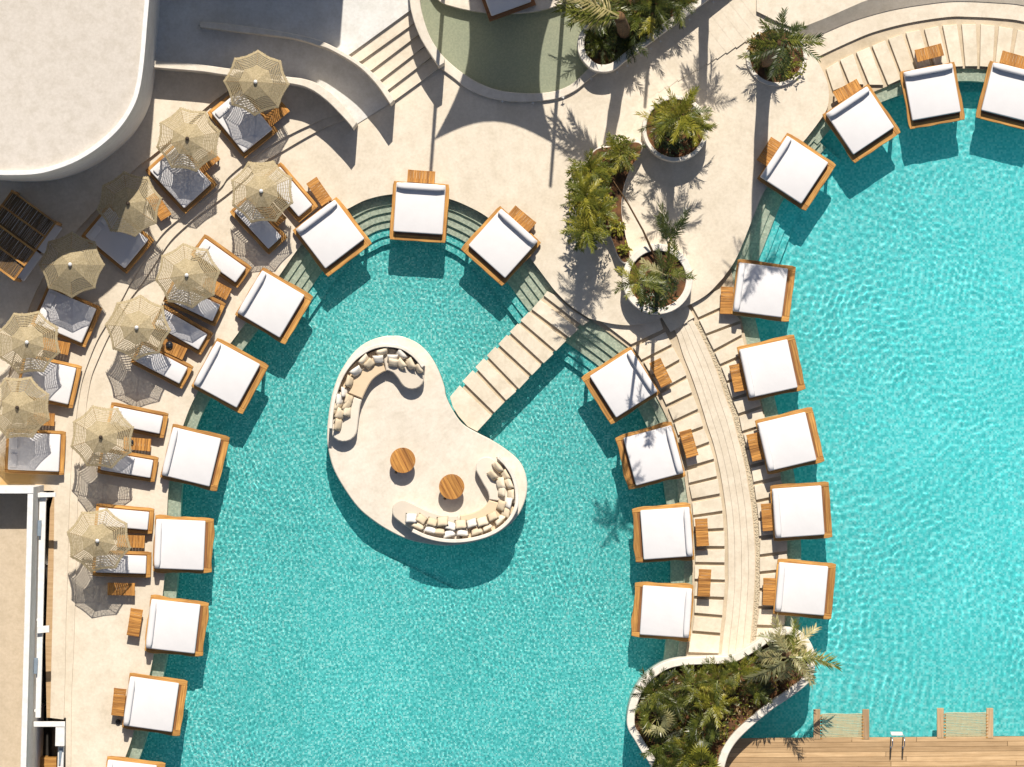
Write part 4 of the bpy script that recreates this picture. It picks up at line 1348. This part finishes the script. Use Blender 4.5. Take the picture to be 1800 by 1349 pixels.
# dark slots of the floor lights behind the sofas
slot = box_mesh(-.055, .055, -.014, .014, -0.01, 0.012)
SL = [(621, 637, 50, 'behind the left bend of the upper sofa'), (659, 609, 20, 'behind the top of the upper sofa, left one'), (677, 606, 5, 'behind the top of the upper sofa, middle one'), (714, 614, -30, 'behind the right arm of the upper sofa'),
      (742, 643, -60, 'at the right end of the upper sofa'), (597, 677, 62, 'behind the left back of the upper sofa, higher one'), (591, 693, 70, 'behind the left back of the upper sofa, lower one'), (583, 750, 85, 'at the lower end of the upper sofa'),
      (875, 806, -40, 'at the upper end of the lower sofa'), (905, 847, -72, 'behind the right bend of the lower sofa')]
for (x, y, a, w_) in SL:
    o = link('floor_light', slot, 'dark_knob', None, (*P(x, y, .36), 0.3702 + (0.80 if False else 0)), (0, 0, R(a)))
    tag(o, 'dark slot light ' + w_, 'floor light', 'slot lights behind the island sofas')

# round coffee tables: a top of glued planks on a drum
def round_table(x, y, lab):
    z = 0.36
    t = empty('coffee_table', (*P(x, y, z + .5), z + 0.001), R(-62))
    r_ = 0.462
    n = 6
    for i in range(n):
        y0 = -r_ + 2 * r_ * i / n + 0.002; y1 = -r_ + 2 * r_ * (i + 1) / n - 0.002
        ys = np.linspace(y0, y1, 9)
        rgt = [(math.sqrt(max(0, r_ * r_ - q * q)), q) for q in ys]
        loop = rgt + [(-a, b) for a, b in rgt[::-1]]
        loop = [q for k, q in enumerate(loop) if k == 0 or abs(q[0] - loop[k - 1][0]) + abs(q[1] - loop[k - 1][1]) > 1e-4]
        link('plank', prism_mesh([loop], 0.46, 0.52, 0.003), 'tabletop_wood', t)
    link('drum', tube_mesh([(0, 0, 0), (0, 0, 0.25), (0, 0, 0.459)], [0.30, 0.26, 0.38], 20), 'tabletop_wood', t)
    link('knob', tube_mesh([(0, 0, 0), (0, 0, 0.05), (0, 0, 0.08)], [0.05, 0.06, 0.03], 8), 'dark_knob', t, (0.25, -0.40, 0.40), (R(70), 0, R(30)))
    tag(t, lab, 'coffee table', 'round wooden tables on the island')
round_table(708, 809.5, 'round striped wood table on the island, left one')
round_table(794, 856, 'round striped wood table on the island, right one by the sofa arm')

# ------------------------------------------------------------------ timber deck, net loungers, ladder
deck = struct(prism('timber_deck', [(1262, 1300), (2100, 1293), (2100, 1500), (1262, 1500)], -0.4, 0.20, 'teak_dark'))
for i in range(16):
    y0 = 1298 + i * 8.6
    sl_ = lambda x: -(x - 1290) * 0.006
    cuts = sorted([1264, 2100] + [random.uniform(1380, 2000) for _ in range(2)])
    for c0, c1 in zip(cuts, cuts[1:]):
        pts = [(c0, y0 + sl_(c0)), (c1 - 0.6, y0 + sl_(c1)), (c1 - 0.6, y0 + 8.25 + sl_(c1)), (c0, y0 + 8.25 + sl_(c0))]
        w_ = W(pts, 0.3)
        cx = sum(q[0] for q in w_) / 4; cy = sum(q[1] for q in w_) / 4
        link('deck_plank', prism_mesh([[(q[0] - cx, q[1] - cy) for q in w_]], -0.03, 0.0, 0.006), 'decking', deck, (cx, cy, 0.30 + random.uniform(-.003, .003)))

def net_lounger(xl, xr, yt, yb, lab):
    t = empty('net_lounger', (*P((xl + xr) / 2, yb), 0.0))
    wpx = 12
    for x in (xl + wpx / 2, xr - wpx / 2):
        a = P(x, yt, .3); b = P(x, yb, .3)
        Lm = a[1] - b[1]
        o = link('arm', box_mesh(-Lm / 2, Lm / 2, -.125, .125, -0.14, 0, .012, 1), 'grey_wood', t, (a[0] - t.location.x, (a[1] + b[1]) / 2 - t.location.y, 0.32), (0, 0, math.pi / 2))
    x0 = P(xl + wpx, yt)[0] - t.location.x; x1 = P(xr - wpx, yt)[0] - t.location.x
    y1 = P(0, yt + 8)[1] - t.location.y; y0 = P(0, yb)[1] - t.location.y
    def zz(u, v):
        return 0.27 - 0.10 * (1 - (2 * u - 1) ** 2) * (0.4 + 0.6 * v)
    nx_, ny_ = 34, 18
    for j in range(ny_ + 1):
        v = j / ny_
        pth = [(x0 + (x1 - x0) * u, y0 + (y1 - y0) * v + 0.01 * math.sin(9 * u + j), zz(u, v)) for u in np.linspace(0, 1, 9)]
        link('rope', tube_mesh(pth, 0.017, 4, False), 'rope', t)
    for i in range(1, nx_):
        u = i / nx_
        pth = [(x0 + (x1 - x0) * u, y0 + (y1 - y0) * v, zz(u, v) + 0.012) for v in np.linspace(0, 1, 7)]
        link('rope', tube_mesh(pth, 0.013, 4, False), 'rope', t)
    # lashings round the arms
    for s, x in ((-1, x0), (1, x1)):
        for j in range(8):
            v = (j + 0.5) / 8
            link('lashing', box_mesh(-.05, .03, -.018, .018, -0.16, 0.012) if s > 0 else box_mesh(-.03, .05, -.018, .018, -0.16, 0.012), 'teak', t, (x, y0 + (y1 - y0) * v, 0.31))
    tag(t, lab, 'net lounger', 'rope net loungers over the water')
net_lounger(1430, 1528, 1247, 1300, 'rope net lounger over the water between the planted bed and the ladder')
net_lounger(1647, 1746, 1245, 1298, 'rope net lounger over the water right of the pool ladder')

ld = empty('pool_ladder', (*P(1577, 1300, .3), 0.301))
for s in (-1, 1):
    pth = [(s * .22, -0.30, 0.0), (s * .22, -0.30, 0.35), (s * .22, -0.22, 0.55), (s * .22, -0.05, 0.62), (s * .22, 0.12, 0.52), (s * .22, 0.16, 0.3), (s * .22, 0.16, -0.9)]
    link('rail', tube_mesh(crom(pth, 5), 0.022, 8), 'chrome', ld, smooth=True)
    link('collar', tube_mesh([(s * .22, -0.30, 0), (s * .22, -0.30, 0.02)], 0.05, 10), 'chrome', ld)
for k in range(3):
    link('tread', box_mesh(-.21, .21, -.05, .07, -0.02, 0.02, .005, 1), 'white_paint', ld, (0, 0.18, -0.14 - 0.26 * k))
tag(ld, 'chrome pool ladder with white treads on the timber deck edge', 'ladder')

# ------------------------------------------------------------------ planting
def frond_mesh(L, n, wmax, droop, seed, fold=0.35, mat='frond_green'):
    """pinnate frond along +X, drooping; narrow separate leaflets"""
    r_ = random.Random(seed)
    V, F = [], []
    def spine(s):
        return Vector((L * (s - 0.12 * droop * s * s), 0.05 * L * math.sin(2 * s + seed), L * (0.10 * s - 0.5 * droop * s * s)))
    for i in range(9):
        s = i / 8
        c = spine(s); w = 0.016 * (1 - 0.8 * s)
        V += [(c.x, c.y - w, c.z + .004), (c.x, c.y + w, c.z + .004)]
        if i:
            F.append((2 * i - 2, 2 * i, 2 * i + 1, 2 * i - 1))
    for i in range(n):
        s = 0.16 + 0.84 * (i + r_.uniform(-.25, .25)) / (n - 1)
        s = min(1.0, s)
        c = spine(s)
        prof = (0.35 + 0.65 * math.sin(math.pi * min(1, 0.15 + 0.72 * s)))
        for sd in (-1, 1):
            ll = wmax * prof * r_.uniform(0.7, 1.15)
            an = R(62 - 30 * s + r_.uniform(-9, 9))
            d = Vector((math.cos(an), sd * math.sin(an), fold * r_.uniform(-0.2, 1.2) - 0.45 * droop * s)).normalized()
            side = d.cross(Vector((0, 0, 1))).normalized() * r_.uniform(0.010, 0.017)
            m_ = c + d * ll * 0.45
            e = c + d * ll + Vector((0, 0, -0.25 * ll * r_.uniform(0.2, 1.4)))
            b = len(V)
            V += [tuple(c - side * .5), tuple(c + side * .5), tuple(m_ + side), tuple(m_ - side), tuple(e)]
            F += [(b, b + 1, b + 2, b + 3), (b + 3, b + 2, b + 4)]
    me = mesh(V, F)
    me.materials.append(MATS[mat])
    return me

FR = {}
for mt in ('frond_green', 'frond_dark', 'frond_pale', 'leaf_lime'):
    FR[mt] = [frond_mesh(1.0, 22, 0.27, 0.45 + 0.35 * k, k + 1, 0.45, mt) for k in range(4)]

def fan_mesh(seed, n=15, mat='frond_green'):
    r_ = random.Random(seed)
    V, F = [], []
    V += [(0, -.012, 0), (0, .012, 0), (.5, .010, .06), (.5, -.010, .06)]; F.append((0, 1, 2, 3))
    for i in range(n):
        a = R(-115 + 230 * i / (n - 1))
        l = 0.5 * (0.75 + 0.25 * math.cos(a * .6)) * r_.uniform(.92, 1.05)
        d = Vector((math.cos(a), math.sin(a), 0.12)); s = Vector((-d.y, d.x, 0)) * 0.035
        o = Vector((.5, 0, .06))
        m_ = o + d * l * .6
        e = o + d * l + Vector((0, 0, -0.12 * r_.uniform(.3, 1.4)))
        b = len(V)
        V += [tuple(o), tuple(m_ - s), tuple(e), tuple(m_ + s)]
        F.append((b, b + 1, b + 2, b + 3))
    me = mesh(V, F); me.materials.append(MATS[mat])
    return me
FAN = {mt: [fan_mesh(k, 15, mt) for k in range(2)] for mt in ('frond_green', 'leaf_lime', 'frond_dark', 'frond_pale')}

DENS = 1.6
def palm(x, y, zb, h, nf, L, lab, mats, seed, lean=(0, 0), el=(-25, 60), az=None, group=None, trunk_r=0.13, cat='palm', name='palm', fan=False):
    """x,y: photo pixel of the crown; the trunk foot stands below it (plus lean in metres)"""
    r_ = random.Random(seed)
    top = Vector((*P(x, y, zb + h), zb + h))
    foot = Vector((top.x - lean[0], top.y - lean[1], zb))
    t = empty(name, foot)
    if h > 0.15:
        n = 9
        pth = []
        for i in range(n):
            s = i / (n - 1)
            pth.append((lean[0] * s ** 1.4, lean[1] * s ** 1.4, h * s))
        rad = [trunk_r * (1.25 - 0.35 * i / (n - 1) + (0.12 if i % 2 else 0)) for i in range(n)]
        link('trunk', tube_mesh(pth, rad, 9), 'bark', t, smooth=True)
    for k in range(int(nf * DENS) if az is None else nf):
        a = 2.399963 * k + r_.uniform(-.3, .3)
        if az is not None:
            a = R(r_.uniform(*az))
        mt = r_.choice(mats)
        src = (FAN if fan else FR)[mt]
        o = link('frond', r_.choice(src), None, t, (lean[0], lean[1], h))
        e = R(r_.uniform(*el))
        s = L * r_.uniform(0.75, 1.1)
        o.scale = (s, s, s)
        o.rotation_mode = 'ZYX'
        o.rotation_euler = Matrix.Rotation(a, 3, 'Z').to_euler()
        o.rotation_euler = (Matrix.Rotation(a, 3, 'Z') @ Matrix.Rotation(-e, 3, 'Y') @ Matrix.Rotation(r_.uniform(-.5, .5), 3, 'X')).to_euler('ZYX')
    tag(t, lab, cat, group)
    return t

def leaf_cloud(center_fn, n, size, seed, mat, name, parent=None, loc=(0, 0, 0)):
    r_ = random.Random(seed)
    V, F = [], []
    for i in range(n):
        c = Vector(center_fn(r_))
        a = r_.uniform(0, 6.28); tilt_ = r_.uniform(-.9, .9)
        d = Vector((math.cos(a), math.sin(a), math.sin(tilt_))).normalized()
        s = d.cross(Vector((r_.uniform(-.4, .4), r_.uniform(-.4, .4), 1))).normalized()
        l = size * r_.uniform(.6, 1.3); w = l * 0.2
        b = len(V)
        V += [tuple(c), tuple(c + d * l * .5 + s * w), tuple(c + d * l + Vector((0, 0, -.15 * l))), tuple(c + d * l * .5 - s * w)]
        F.append((b, b + 1, b + 2, b + 3))
    return link(name, mesh(V, F), mat, parent, loc)

def shrub(x, y, zb, r_, h, n, lab, mat, seed, size=0.16, group=None, stem=True):
    t = empty('shrub', (*P(x, y, zb), zb))
    if stem:
        for k in range(4):
            a = k * 1.6 + seed
            link('stem', tube_mesh([(0, 0, 0), (0.3 * r_ * math.cos(a), 0.3 * r_ * math.sin(a), h * .5), (0.55 * r_ * math.cos(a), .55 * r_ * math.sin(a), h * .85)], [0.03, .02, .008], 5), 'bark', t)
    def cf(q):
        while True:
            u = Vector((q.uniform(-1, 1), q.uniform(-1, 1), q.uniform(-1, 1)))
            if u.length < 1 and (math.sin(5 * u.x + seed) + math.sin(6 * u.y + 2 * seed) + math.sin(5 * u.z)) > -0.7:
                break
        return (u.x * r_, u.y * r_, h * .55 + u.z * h * .45)
    leaf_cloud(cf, n, size, seed, mat, 'foliage', t)
    tag(t, lab, 'shrub', group)
    return t

def planter_round(x, y, r0, r1, z, lab, soil=0.12):
    t = empty('planter', (*P(x, y, z), 0.3))
    out = circle_px(x, y, r0, 48); inn_ = circle_px(x, y, r1, 48)
    absw('rim', prism_mesh([W(out, z), W(inn_, z)], ZB, z, 0.02), 'planter_plaster', t)
    absw('soil', prism_mesh([W(circle_px(x, y, r1 + 1, 40), z)], 0.1, z - soil), 'soil', t)
    tag(t, lab, 'planter', 'round white planters on the plaza')
    return t
planter_round(1187, 226, 58, 51, 1.30, 'round white planter with bushy yellow green palms, upper one on the plaza')
planter_round(1156, 491, 62, 50, 1.20, 'round white planter overhanging the plaza edge above the peninsula', 0.15)
planter_round(1365, 98, 54, 47, 0.48, 'round low planter with reddish soil near the upper stairs', 0.06)

# palms in the planters
palm(1376, 74, 0.42, 8.2, 12, 1.3, 'tall palm in the low round planter by the upper stairs', ['frond_green', 'frond_dark', 'frond_dark'], 5, (0.15, 0.1), (-50, 30), trunk_r=0.21)
palm(1345, 92, 0.42, 0.5, 12, 1.0, 'low palm with dark fronds in the west half of the low round planter', ['frond_dark', 'frond_green'], 6, (0, 0), (10, 65), trunk_r=.08)
shrub(1392, 118, 0.42, 0.5, 0.5, 160, 'small scrubby plant on reddish soil in the low round planter', 'leaf_lime', 3)
shrub(1335, 82, 0.42, 0.45, 0.4, 160, 'yellowish ground plant at the west rim of the low round planter', 'leaf_dry', 4)

palm(1196, 205, 1.2, 2.9, 17, 1.08, 'bushy palm in the upper round planter, tallest one', ['frond_green', 'leaf_lime', 'leaf_lime'], 15, (0.1, 0.2), (-20, 60))
palm(1165, 215, 1.2, 1.2, 13, 0.85, 'bushy palm at the left side of the upper round planter', ['leaf_lime', 'frond_green'], 16, (0, 0.1), (0, 65))
palm(1218, 222, 1.2, 0.7, 12, 0.80, 'bushy palm at the right side of the upper round planter', ['frond_green', 'leaf_lime', 'frond_pale'], 17, (0, 0), (0, 55))
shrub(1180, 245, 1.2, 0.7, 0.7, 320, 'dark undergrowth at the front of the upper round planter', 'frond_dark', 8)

palm(1172, 482, 1.05, 5.4, 9, 1.2, 'tall grey green palm with long pale stalks in the lower round planter', ['frond_green', 'frond_pale', 'frond_dark'], 25, (0.15, 0.1), (-35, 40), trunk_r=0.055)
palm(1124, 496, 1.05, 7.4, 10, 0.95, 'tall feathery green palm leaning over the left rim of the lower round planter', ['frond_green', 'leaf_lime', 'frond_green'], 26, (-0.35, 0.1), (-30, 50), trunk_r=0.05)
palm(1176, 428, 1.05, 1.6, 6, 1.3, 'slim palm with upright dark fronds north of the lower round planter', ['frond_dark'], 27, (0, 0.9), (5, 45), (60, 120), trunk_r=.05)
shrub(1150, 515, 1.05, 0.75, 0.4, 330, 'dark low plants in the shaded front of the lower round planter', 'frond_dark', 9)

# crescent bed on the plaza
cres = crom([(1118, 248), (1130, 260), (1110, 295), (1097, 330), (1093, 370), (1099, 410), (1108, 450), (1100, 464), (1087, 452), (1070, 412), (1042, 402), (1016, 386), (1010, 350), (1016, 322), (1042, 266), (1075, 256)], 5, True)
cb_ = empty('planting_bed', (*P(1070, 340), 0.3))
absw('wall', prism_mesh([W(cres, 0.95)], 0.3, 0.95, 0.02), 'planter_plaster', cb_)
cin = [(1070 + (x - 1070) * 0.97, 345 + (y - 345) * 0.975) for x, y in cres]
absw('soil', prism_mesh([W(cin, 0.97)], 0.9, 0.97), 'soil', cb_)
tag(cb_, 'crescent shaped bed of red brown soil in the middle of the plaza', 'planting bed')
for i, (x, y, h, n, L, wd) in enumerate([(1040, 300, 2.4, 17, 1.0, 'topmost of the row over the crescent bed'), (1030, 345, 3.0, 18, 1.05, 'second down over the crescent bed'), (1052, 372, 2.3, 17, 1.0, 'in the middle of the crescent bed'), (1030, 405, 2.8, 18, 1.05, 'lowest over the crescent bed'),
                                          (1092, 268, 1.0, 13, 0.95, 'at the tip of the crescent bed near the upper planter')]):
    palm(x, y, 0.97, h, n - 3, L * 0.82, 'feathery bright green palm ' + wd, ['leaf_lime', 'frond_green', 'leaf_lime', 'frond_green'], 40 + i, (0, 0), (-15, 60), trunk_r=.09, group='palms of the crescent bed')
for i, (x, y, rr, wd) in enumerate([(1038, 318, 0.75, 'top'), (1036, 356, 0.7, 'middle'), (1036, 392, 0.75, 'lower')]):
    shrub(x, y, 0.97, rr + .1, 1.3, 900, 'dense bush of fine green leaves in the ' + wd + ' part of the crescent bed', ('frond_green', 'leaf_lime', 'frond_green')[i], 50 + i, 0.17)
shrub(1088, 268, 0.97, 0.6, 0.9, 420, 'green bush at the upper tip of the crescent bed', 'frond_green', 58, 0.17)
shrub(1084, 400, 0.97, 0.3, 0.35, 120, 'tuft of yellow leaves on the bare soil of the crescent bed', 'leaf_lime', 12)
shrub(1097, 438, 0.97, 0.22, 0.3, 70, 'small yellow tuft at the lower tip of the crescent bed', 'leaf_lime', 13)
link('bough', tube_mesh([(*P(1078, 318, 2.2), 2.2), (*P(1105, 360, 2.0), 2.0), (*P(1130, 405, 1.7), 1.7), (*P(1148, 445, 1.3), 1.3), (*P(1163, 478, 1.1), 1.1)], [.02, .03, .035, .045, .05], 6), 'bark')
tag(bpy.data.objects['bough'], 'long bare leaning stem from the lower round planter towards the crescent bed', 'stem')

# long planted bed at the top behind the wall
tp_out = crom([(1033, 37), (1019, 60), (1015, 78), (1020, 100), (1038, 121), (1056, 127), (1078, 124), (1100, 107)], 5) + [(1161, 62), (1245, 0), (1330, -66), (1300, -200), (1062, -200), (1050, 0)]
tp_in = crom([(1040, 42), (1030, 62), (1027, 78), (1031, 95), (1045, 110), (1058, 114), (1075, 111), (1090, 99)], 5) + [(1152, 52), (1222, 0), (1310, -66), (1290, -190), (1070, -190), (1058, 0)]
tb = empty('planting_bed', (*P(1120, 30), 0.3))
absw('wall', prism_mesh([W(tp_out, 1.2), W(tp_in, 1.2)], -0.3, 1.2, 0.02), 'planter_plaster', tb)
absw('soil', prism_mesh([W([(x, y) for x, y in tp_in], .8)], -0.2, 0.75), 'soil', tb)
tag(tb, 'long walled planting bed with dark palms at the top', 'planting bed')
palm(1088, 28, 0.75, 4.6, 9, 2.1, 'big palm at the top edge with pale fronds sweeping left over the olive pool', ['frond_pale', 'frond_green', 'frond_pale'], 60, (-0.3, 0.3), (-35, 20), (150, 205), trunk_r=.2)
for i, (x, y, h, n, L, mt, wd) in enumerate([(1060, 70, 0.5, 14, 0.9, ['frond_dark', 'frond_green'], 'at the round left end of the top bed'), (1100, 70, 0.5, 13, 1.0, ['frond_dark'], 'beside the wall in the top bed'),
        (1120, 25, 0.9, 14, 1.1, ['frond_dark', 'frond_green'], 'in the middle of the top bed'), (1150, 10, 0.9, 13, 1.0, ['frond_green', 'frond_dark'], 'right of the middle of the top bed'), (1190, 0, 0.6, 13, 1.0, ['frond_dark', 'frond_green'], 'at the right of the top bed'),
        (1045, 5, 1.2, 14, 1.3, ['frond_dark', 'frond_green'], 'at the top edge behind the pale fronds')]):
    palm(x, y, 0.75, h, n, L, 'dark green palm ' + wd, mt, 62 + i, (0, 0), (0, 60), trunk_r=.08, group='palms of the top bed')
palm(1147, 25, 0.75, 1.1, 3, .9, 'palm with one bright yellow green frond in the top bed', ['leaf_lime'], 71, (0, 0), (0, 30), (230, 275), trunk_r=.06)
def inpoly(pt, poly):
    x, y = pt; c = False
    for i in range(len(poly)):
        (x1, y1), (x2, y2) = poly[i - 1], poly[i]
        if (y1 > y) != (y2 > y) and x < (x2 - x1) * (y - y1) / (y2 - y1) + x1:
            c = not c
    return c
def cover(poly, z, n, size, seed, mat, lab):
    xs = [q[0] for q in poly]; ys = [q[1] for q in poly]
    def cf(q):
        while True:
            x, y = q.uniform(min(xs), max(xs)), q.uniform(min(ys), max(ys))
            if inpoly((x, y), poly) and math.sin(x * .11 + seed) + math.sin(y * .13 + 2 * seed) + math.sin((x + y) * .07) > -.6:
                return (*P(x, y, z), z + q.uniform(0, .35))
    o = leaf_cloud(cf, n, size, seed, mat, 'ground_cover')
    o['kind'] = 'stuff'
    o['label'] = lab
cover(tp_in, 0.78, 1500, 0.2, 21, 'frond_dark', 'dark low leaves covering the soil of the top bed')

# big planted bed at the bottom between the pools
P5 = [(1102, 1266), (1106, 1240), (1114, 1218), (1126, 1198), (1146, 1178), (1170, 1164), (1200, 1157), (1240, 1155), (1280, 1153), (1300, 1146), (1330, 1128), (1350, 1113), (1370, 1105), (1390, 1104), (1410, 1112), (1424, 1128), (1432, 1148), (1433, 1170),
      (1428, 1192), (1416, 1206), (1390, 1226), (1360, 1246), (1330, 1270), (1300, 1298), (1284, 1320), (1276, 1340), (1270, 1370), (1262, 1430), (1210, 1460), (1165, 1410), (1144, 1348), (1130, 1326), (1116, 1302), (1105, 1284)]
p5o = crom(P5, 4, True)
p5a = np.array(p5o)
nx_ = offset(np.vstack([p5a[-1:], p5a, p5a[:1]]), 13.5)[1:-1]
p5i = [tuple(q) for q in nx_]
if not inpoly(p5i[20], p5o):
    p5i = [tuple(q) for q in offset(np.vstack([p5a[-1:], p5a, p5a[:1]]), -13.5)[1:-1]]
b5 = empty('planting_bed', (*P(1250, 1240), 0.0))
absw('rim', prism_mesh([W(p5o, 1.1), W(p5i, 1.1)], -1.3, 1.1, 0.025), 'planter_plaster', b5)
absw('soil', prism_mesh([W(p5i, 0.75)], -0.5, 0.72), 'soil', b5)
tag(b5, 'big curved planting bed with cream rim full of palms at the bottom', 'planting bed')
K5 = [
 (1150, 1215, 0.9, 15, 1.25, ['frond_dark', 'frond_green'], False, 'at the upper left of the big bed, dark'),
 (1185, 1235, 0.8, 14, 1.15, ['frond_dark', 'frond_green'], False, 'left of the middle of the big bed'),
 (1155, 1262, 0.7, 12, 1.1, ['frond_green', 'frond_pale'], True, 'with pale tips near the left rim of the big bed'),
 (1222, 1205, 1.0, 14, 1.1, ['frond_green', 'leaf_lime'], False, 'below the upper rim of the big bed'),
 (1262, 1195, 1.1, 14, 1.1, ['leaf_lime', 'frond_green'], False, 'in the waist of the big bed, yellow green'),
 (1300, 1180, 1.0, 13, 1.0, ['frond_green', 'leaf_lime'], False, 'right of the waist of the big bed'),
 (1252, 1238, 1.1, 11, 1.15, ['leaf_lime'], False, 'with golden fronds in the centre of the big bed'),
 (1235, 1285, 0.7, 13, 1.05, ['frond_green', 'frond_dark'], True, 'with starry leaves below the centre of the big bed'),
 (1165, 1308, 0.7, 13, 1.2, ['frond_green', 'frond_dark'], False, 'at the lower left rim of the big bed'),
 (1210, 1325, 0.8, 14, 1.15, ['leaf_lime', 'frond_green'], False, 'near the bottom edge of the big bed'),
 (1238, 1345, 0.9, 14, 1.1, ['leaf_lime', 'frond_green'], True, 'with fan leaves at the bottom edge of the picture'),
 (1180, 1355, 0.8, 13, 1.1, ['frond_green'], False, 'in the lowest left corner of the big bed'),
 (1335, 1165, 0.7, 12, 0.95, ['frond_green', 'frond_dark'], False, 'inside the narrow right part of the big bed'),
 (1378, 1135, 0.6, 12, 0.95, ['frond_pale', 'frond_green'], False, 'at the upper right end of the big bed'),
 (1330, 1215, 0.6, 12, 0.9, ['frond_dark', 'frond_green'], False, 'against the right rim of the big bed'),
]
for i, (x, y, h, n, L, mt, fan, wd) in enumerate(K5):
    palm(x, y, 0.72, h, n - 3, L * 0.78, 'palm ' + wd, mt, 80 + i, (0, 0), (-8, 58), trunk_r=.08, group='palms of the big bottom bed', fan=fan)
palm(1388, 1152, 0.72, 2.6, 9, 1.75, 'large pale palm at the right end of the big bed, fronds over the water', ['frond_pale', 'frond_pale', 'frond_green'], 101, (0.1, 0), (-42, 12), trunk_r=.14)
cover(p5i, 0.76, 1100, 0.17, 31, 'frond_green', 'mixed green leaves covering the big bottom bed')
cover(p5i, 0.76, 500, 0.16, 32, 'leaf_lime', 'yellow green leaves scattered in the big bottom bed')
cover(p5i, 0.74, 900, 0.2, 33, 'leaf_dry', 'dry brown leaves on the soil of the big bottom bed')

# palms, poles and shade sail just north of the picture whose shadows fall into it
palm(1262, -70, 1.3, 4.0, 9, 1.1, 'palm beyond the top edge above the stairs', ['frond_green', 'frond_dark'], 120, (0.2, 0), (-40, 30), trunk_r=.16)
POSTS = [(781, -22, 7.4, 'left pole of the shade sail beyond the top edge'), (992, -12, 7.5, 'right pole of the shade sail beyond the top edge'), (1152, -70, 5.7, 'single pole beyond the top edge in the planting bed')]
for (x, y, h, lab) in POSTS:
    o = link('shade_pole', tube_mesh([(0, 0, 0), (0, 0, h * .5), (0, 0, h)], [0.075, 0.07, 0.06], 10), 'steel_post', None, (*P(x, y), 0.4))
    tag(o, lab, 'pole', 'poles of the shade sail')
c1 = Vector((*P(782, -20), 6.3)); c2 = Vector((*P(991, -10), 6.2)); c3 = Vector((*P(1010, -260), 5.2)); c4 = Vector((*P(830, -260), 5.2))
V = []; F = []
N = 12
for j in range(N + 1):
    for i in range(N + 1):
        u, v = i / N, j / N
        q = c1.lerp(c2, u).lerp(c4.lerp(c3, u), v)
        pull = math.sin(math.pi * u) * (1 - v) ** 2 * 0.75
        q = q + Vector((math.sin(math.pi * v) * (0.7 * (1 - u) ** 2 - 0.7 * u ** 2), pull, -0.35 * math.sin(math.pi * u) * math.sin(math.pi * v)))
        V.append(tuple(q))
for j in range(N):
    for i in range(N):
        a = j * (N + 1) + i
        F.append((a, a + 1, a + N + 2, a + N + 1))
o = link('shade_sail', mesh(V, F), 'sail_cloth')
tag(o, 'taut shade sail beyond the top edge over the olive pool', 'shade sail')

for o in bpy.data.objects:
    if o.type == 'MESH' and o.name.split('.')[0] in ('canopy',):
        o.data.shade_smooth()
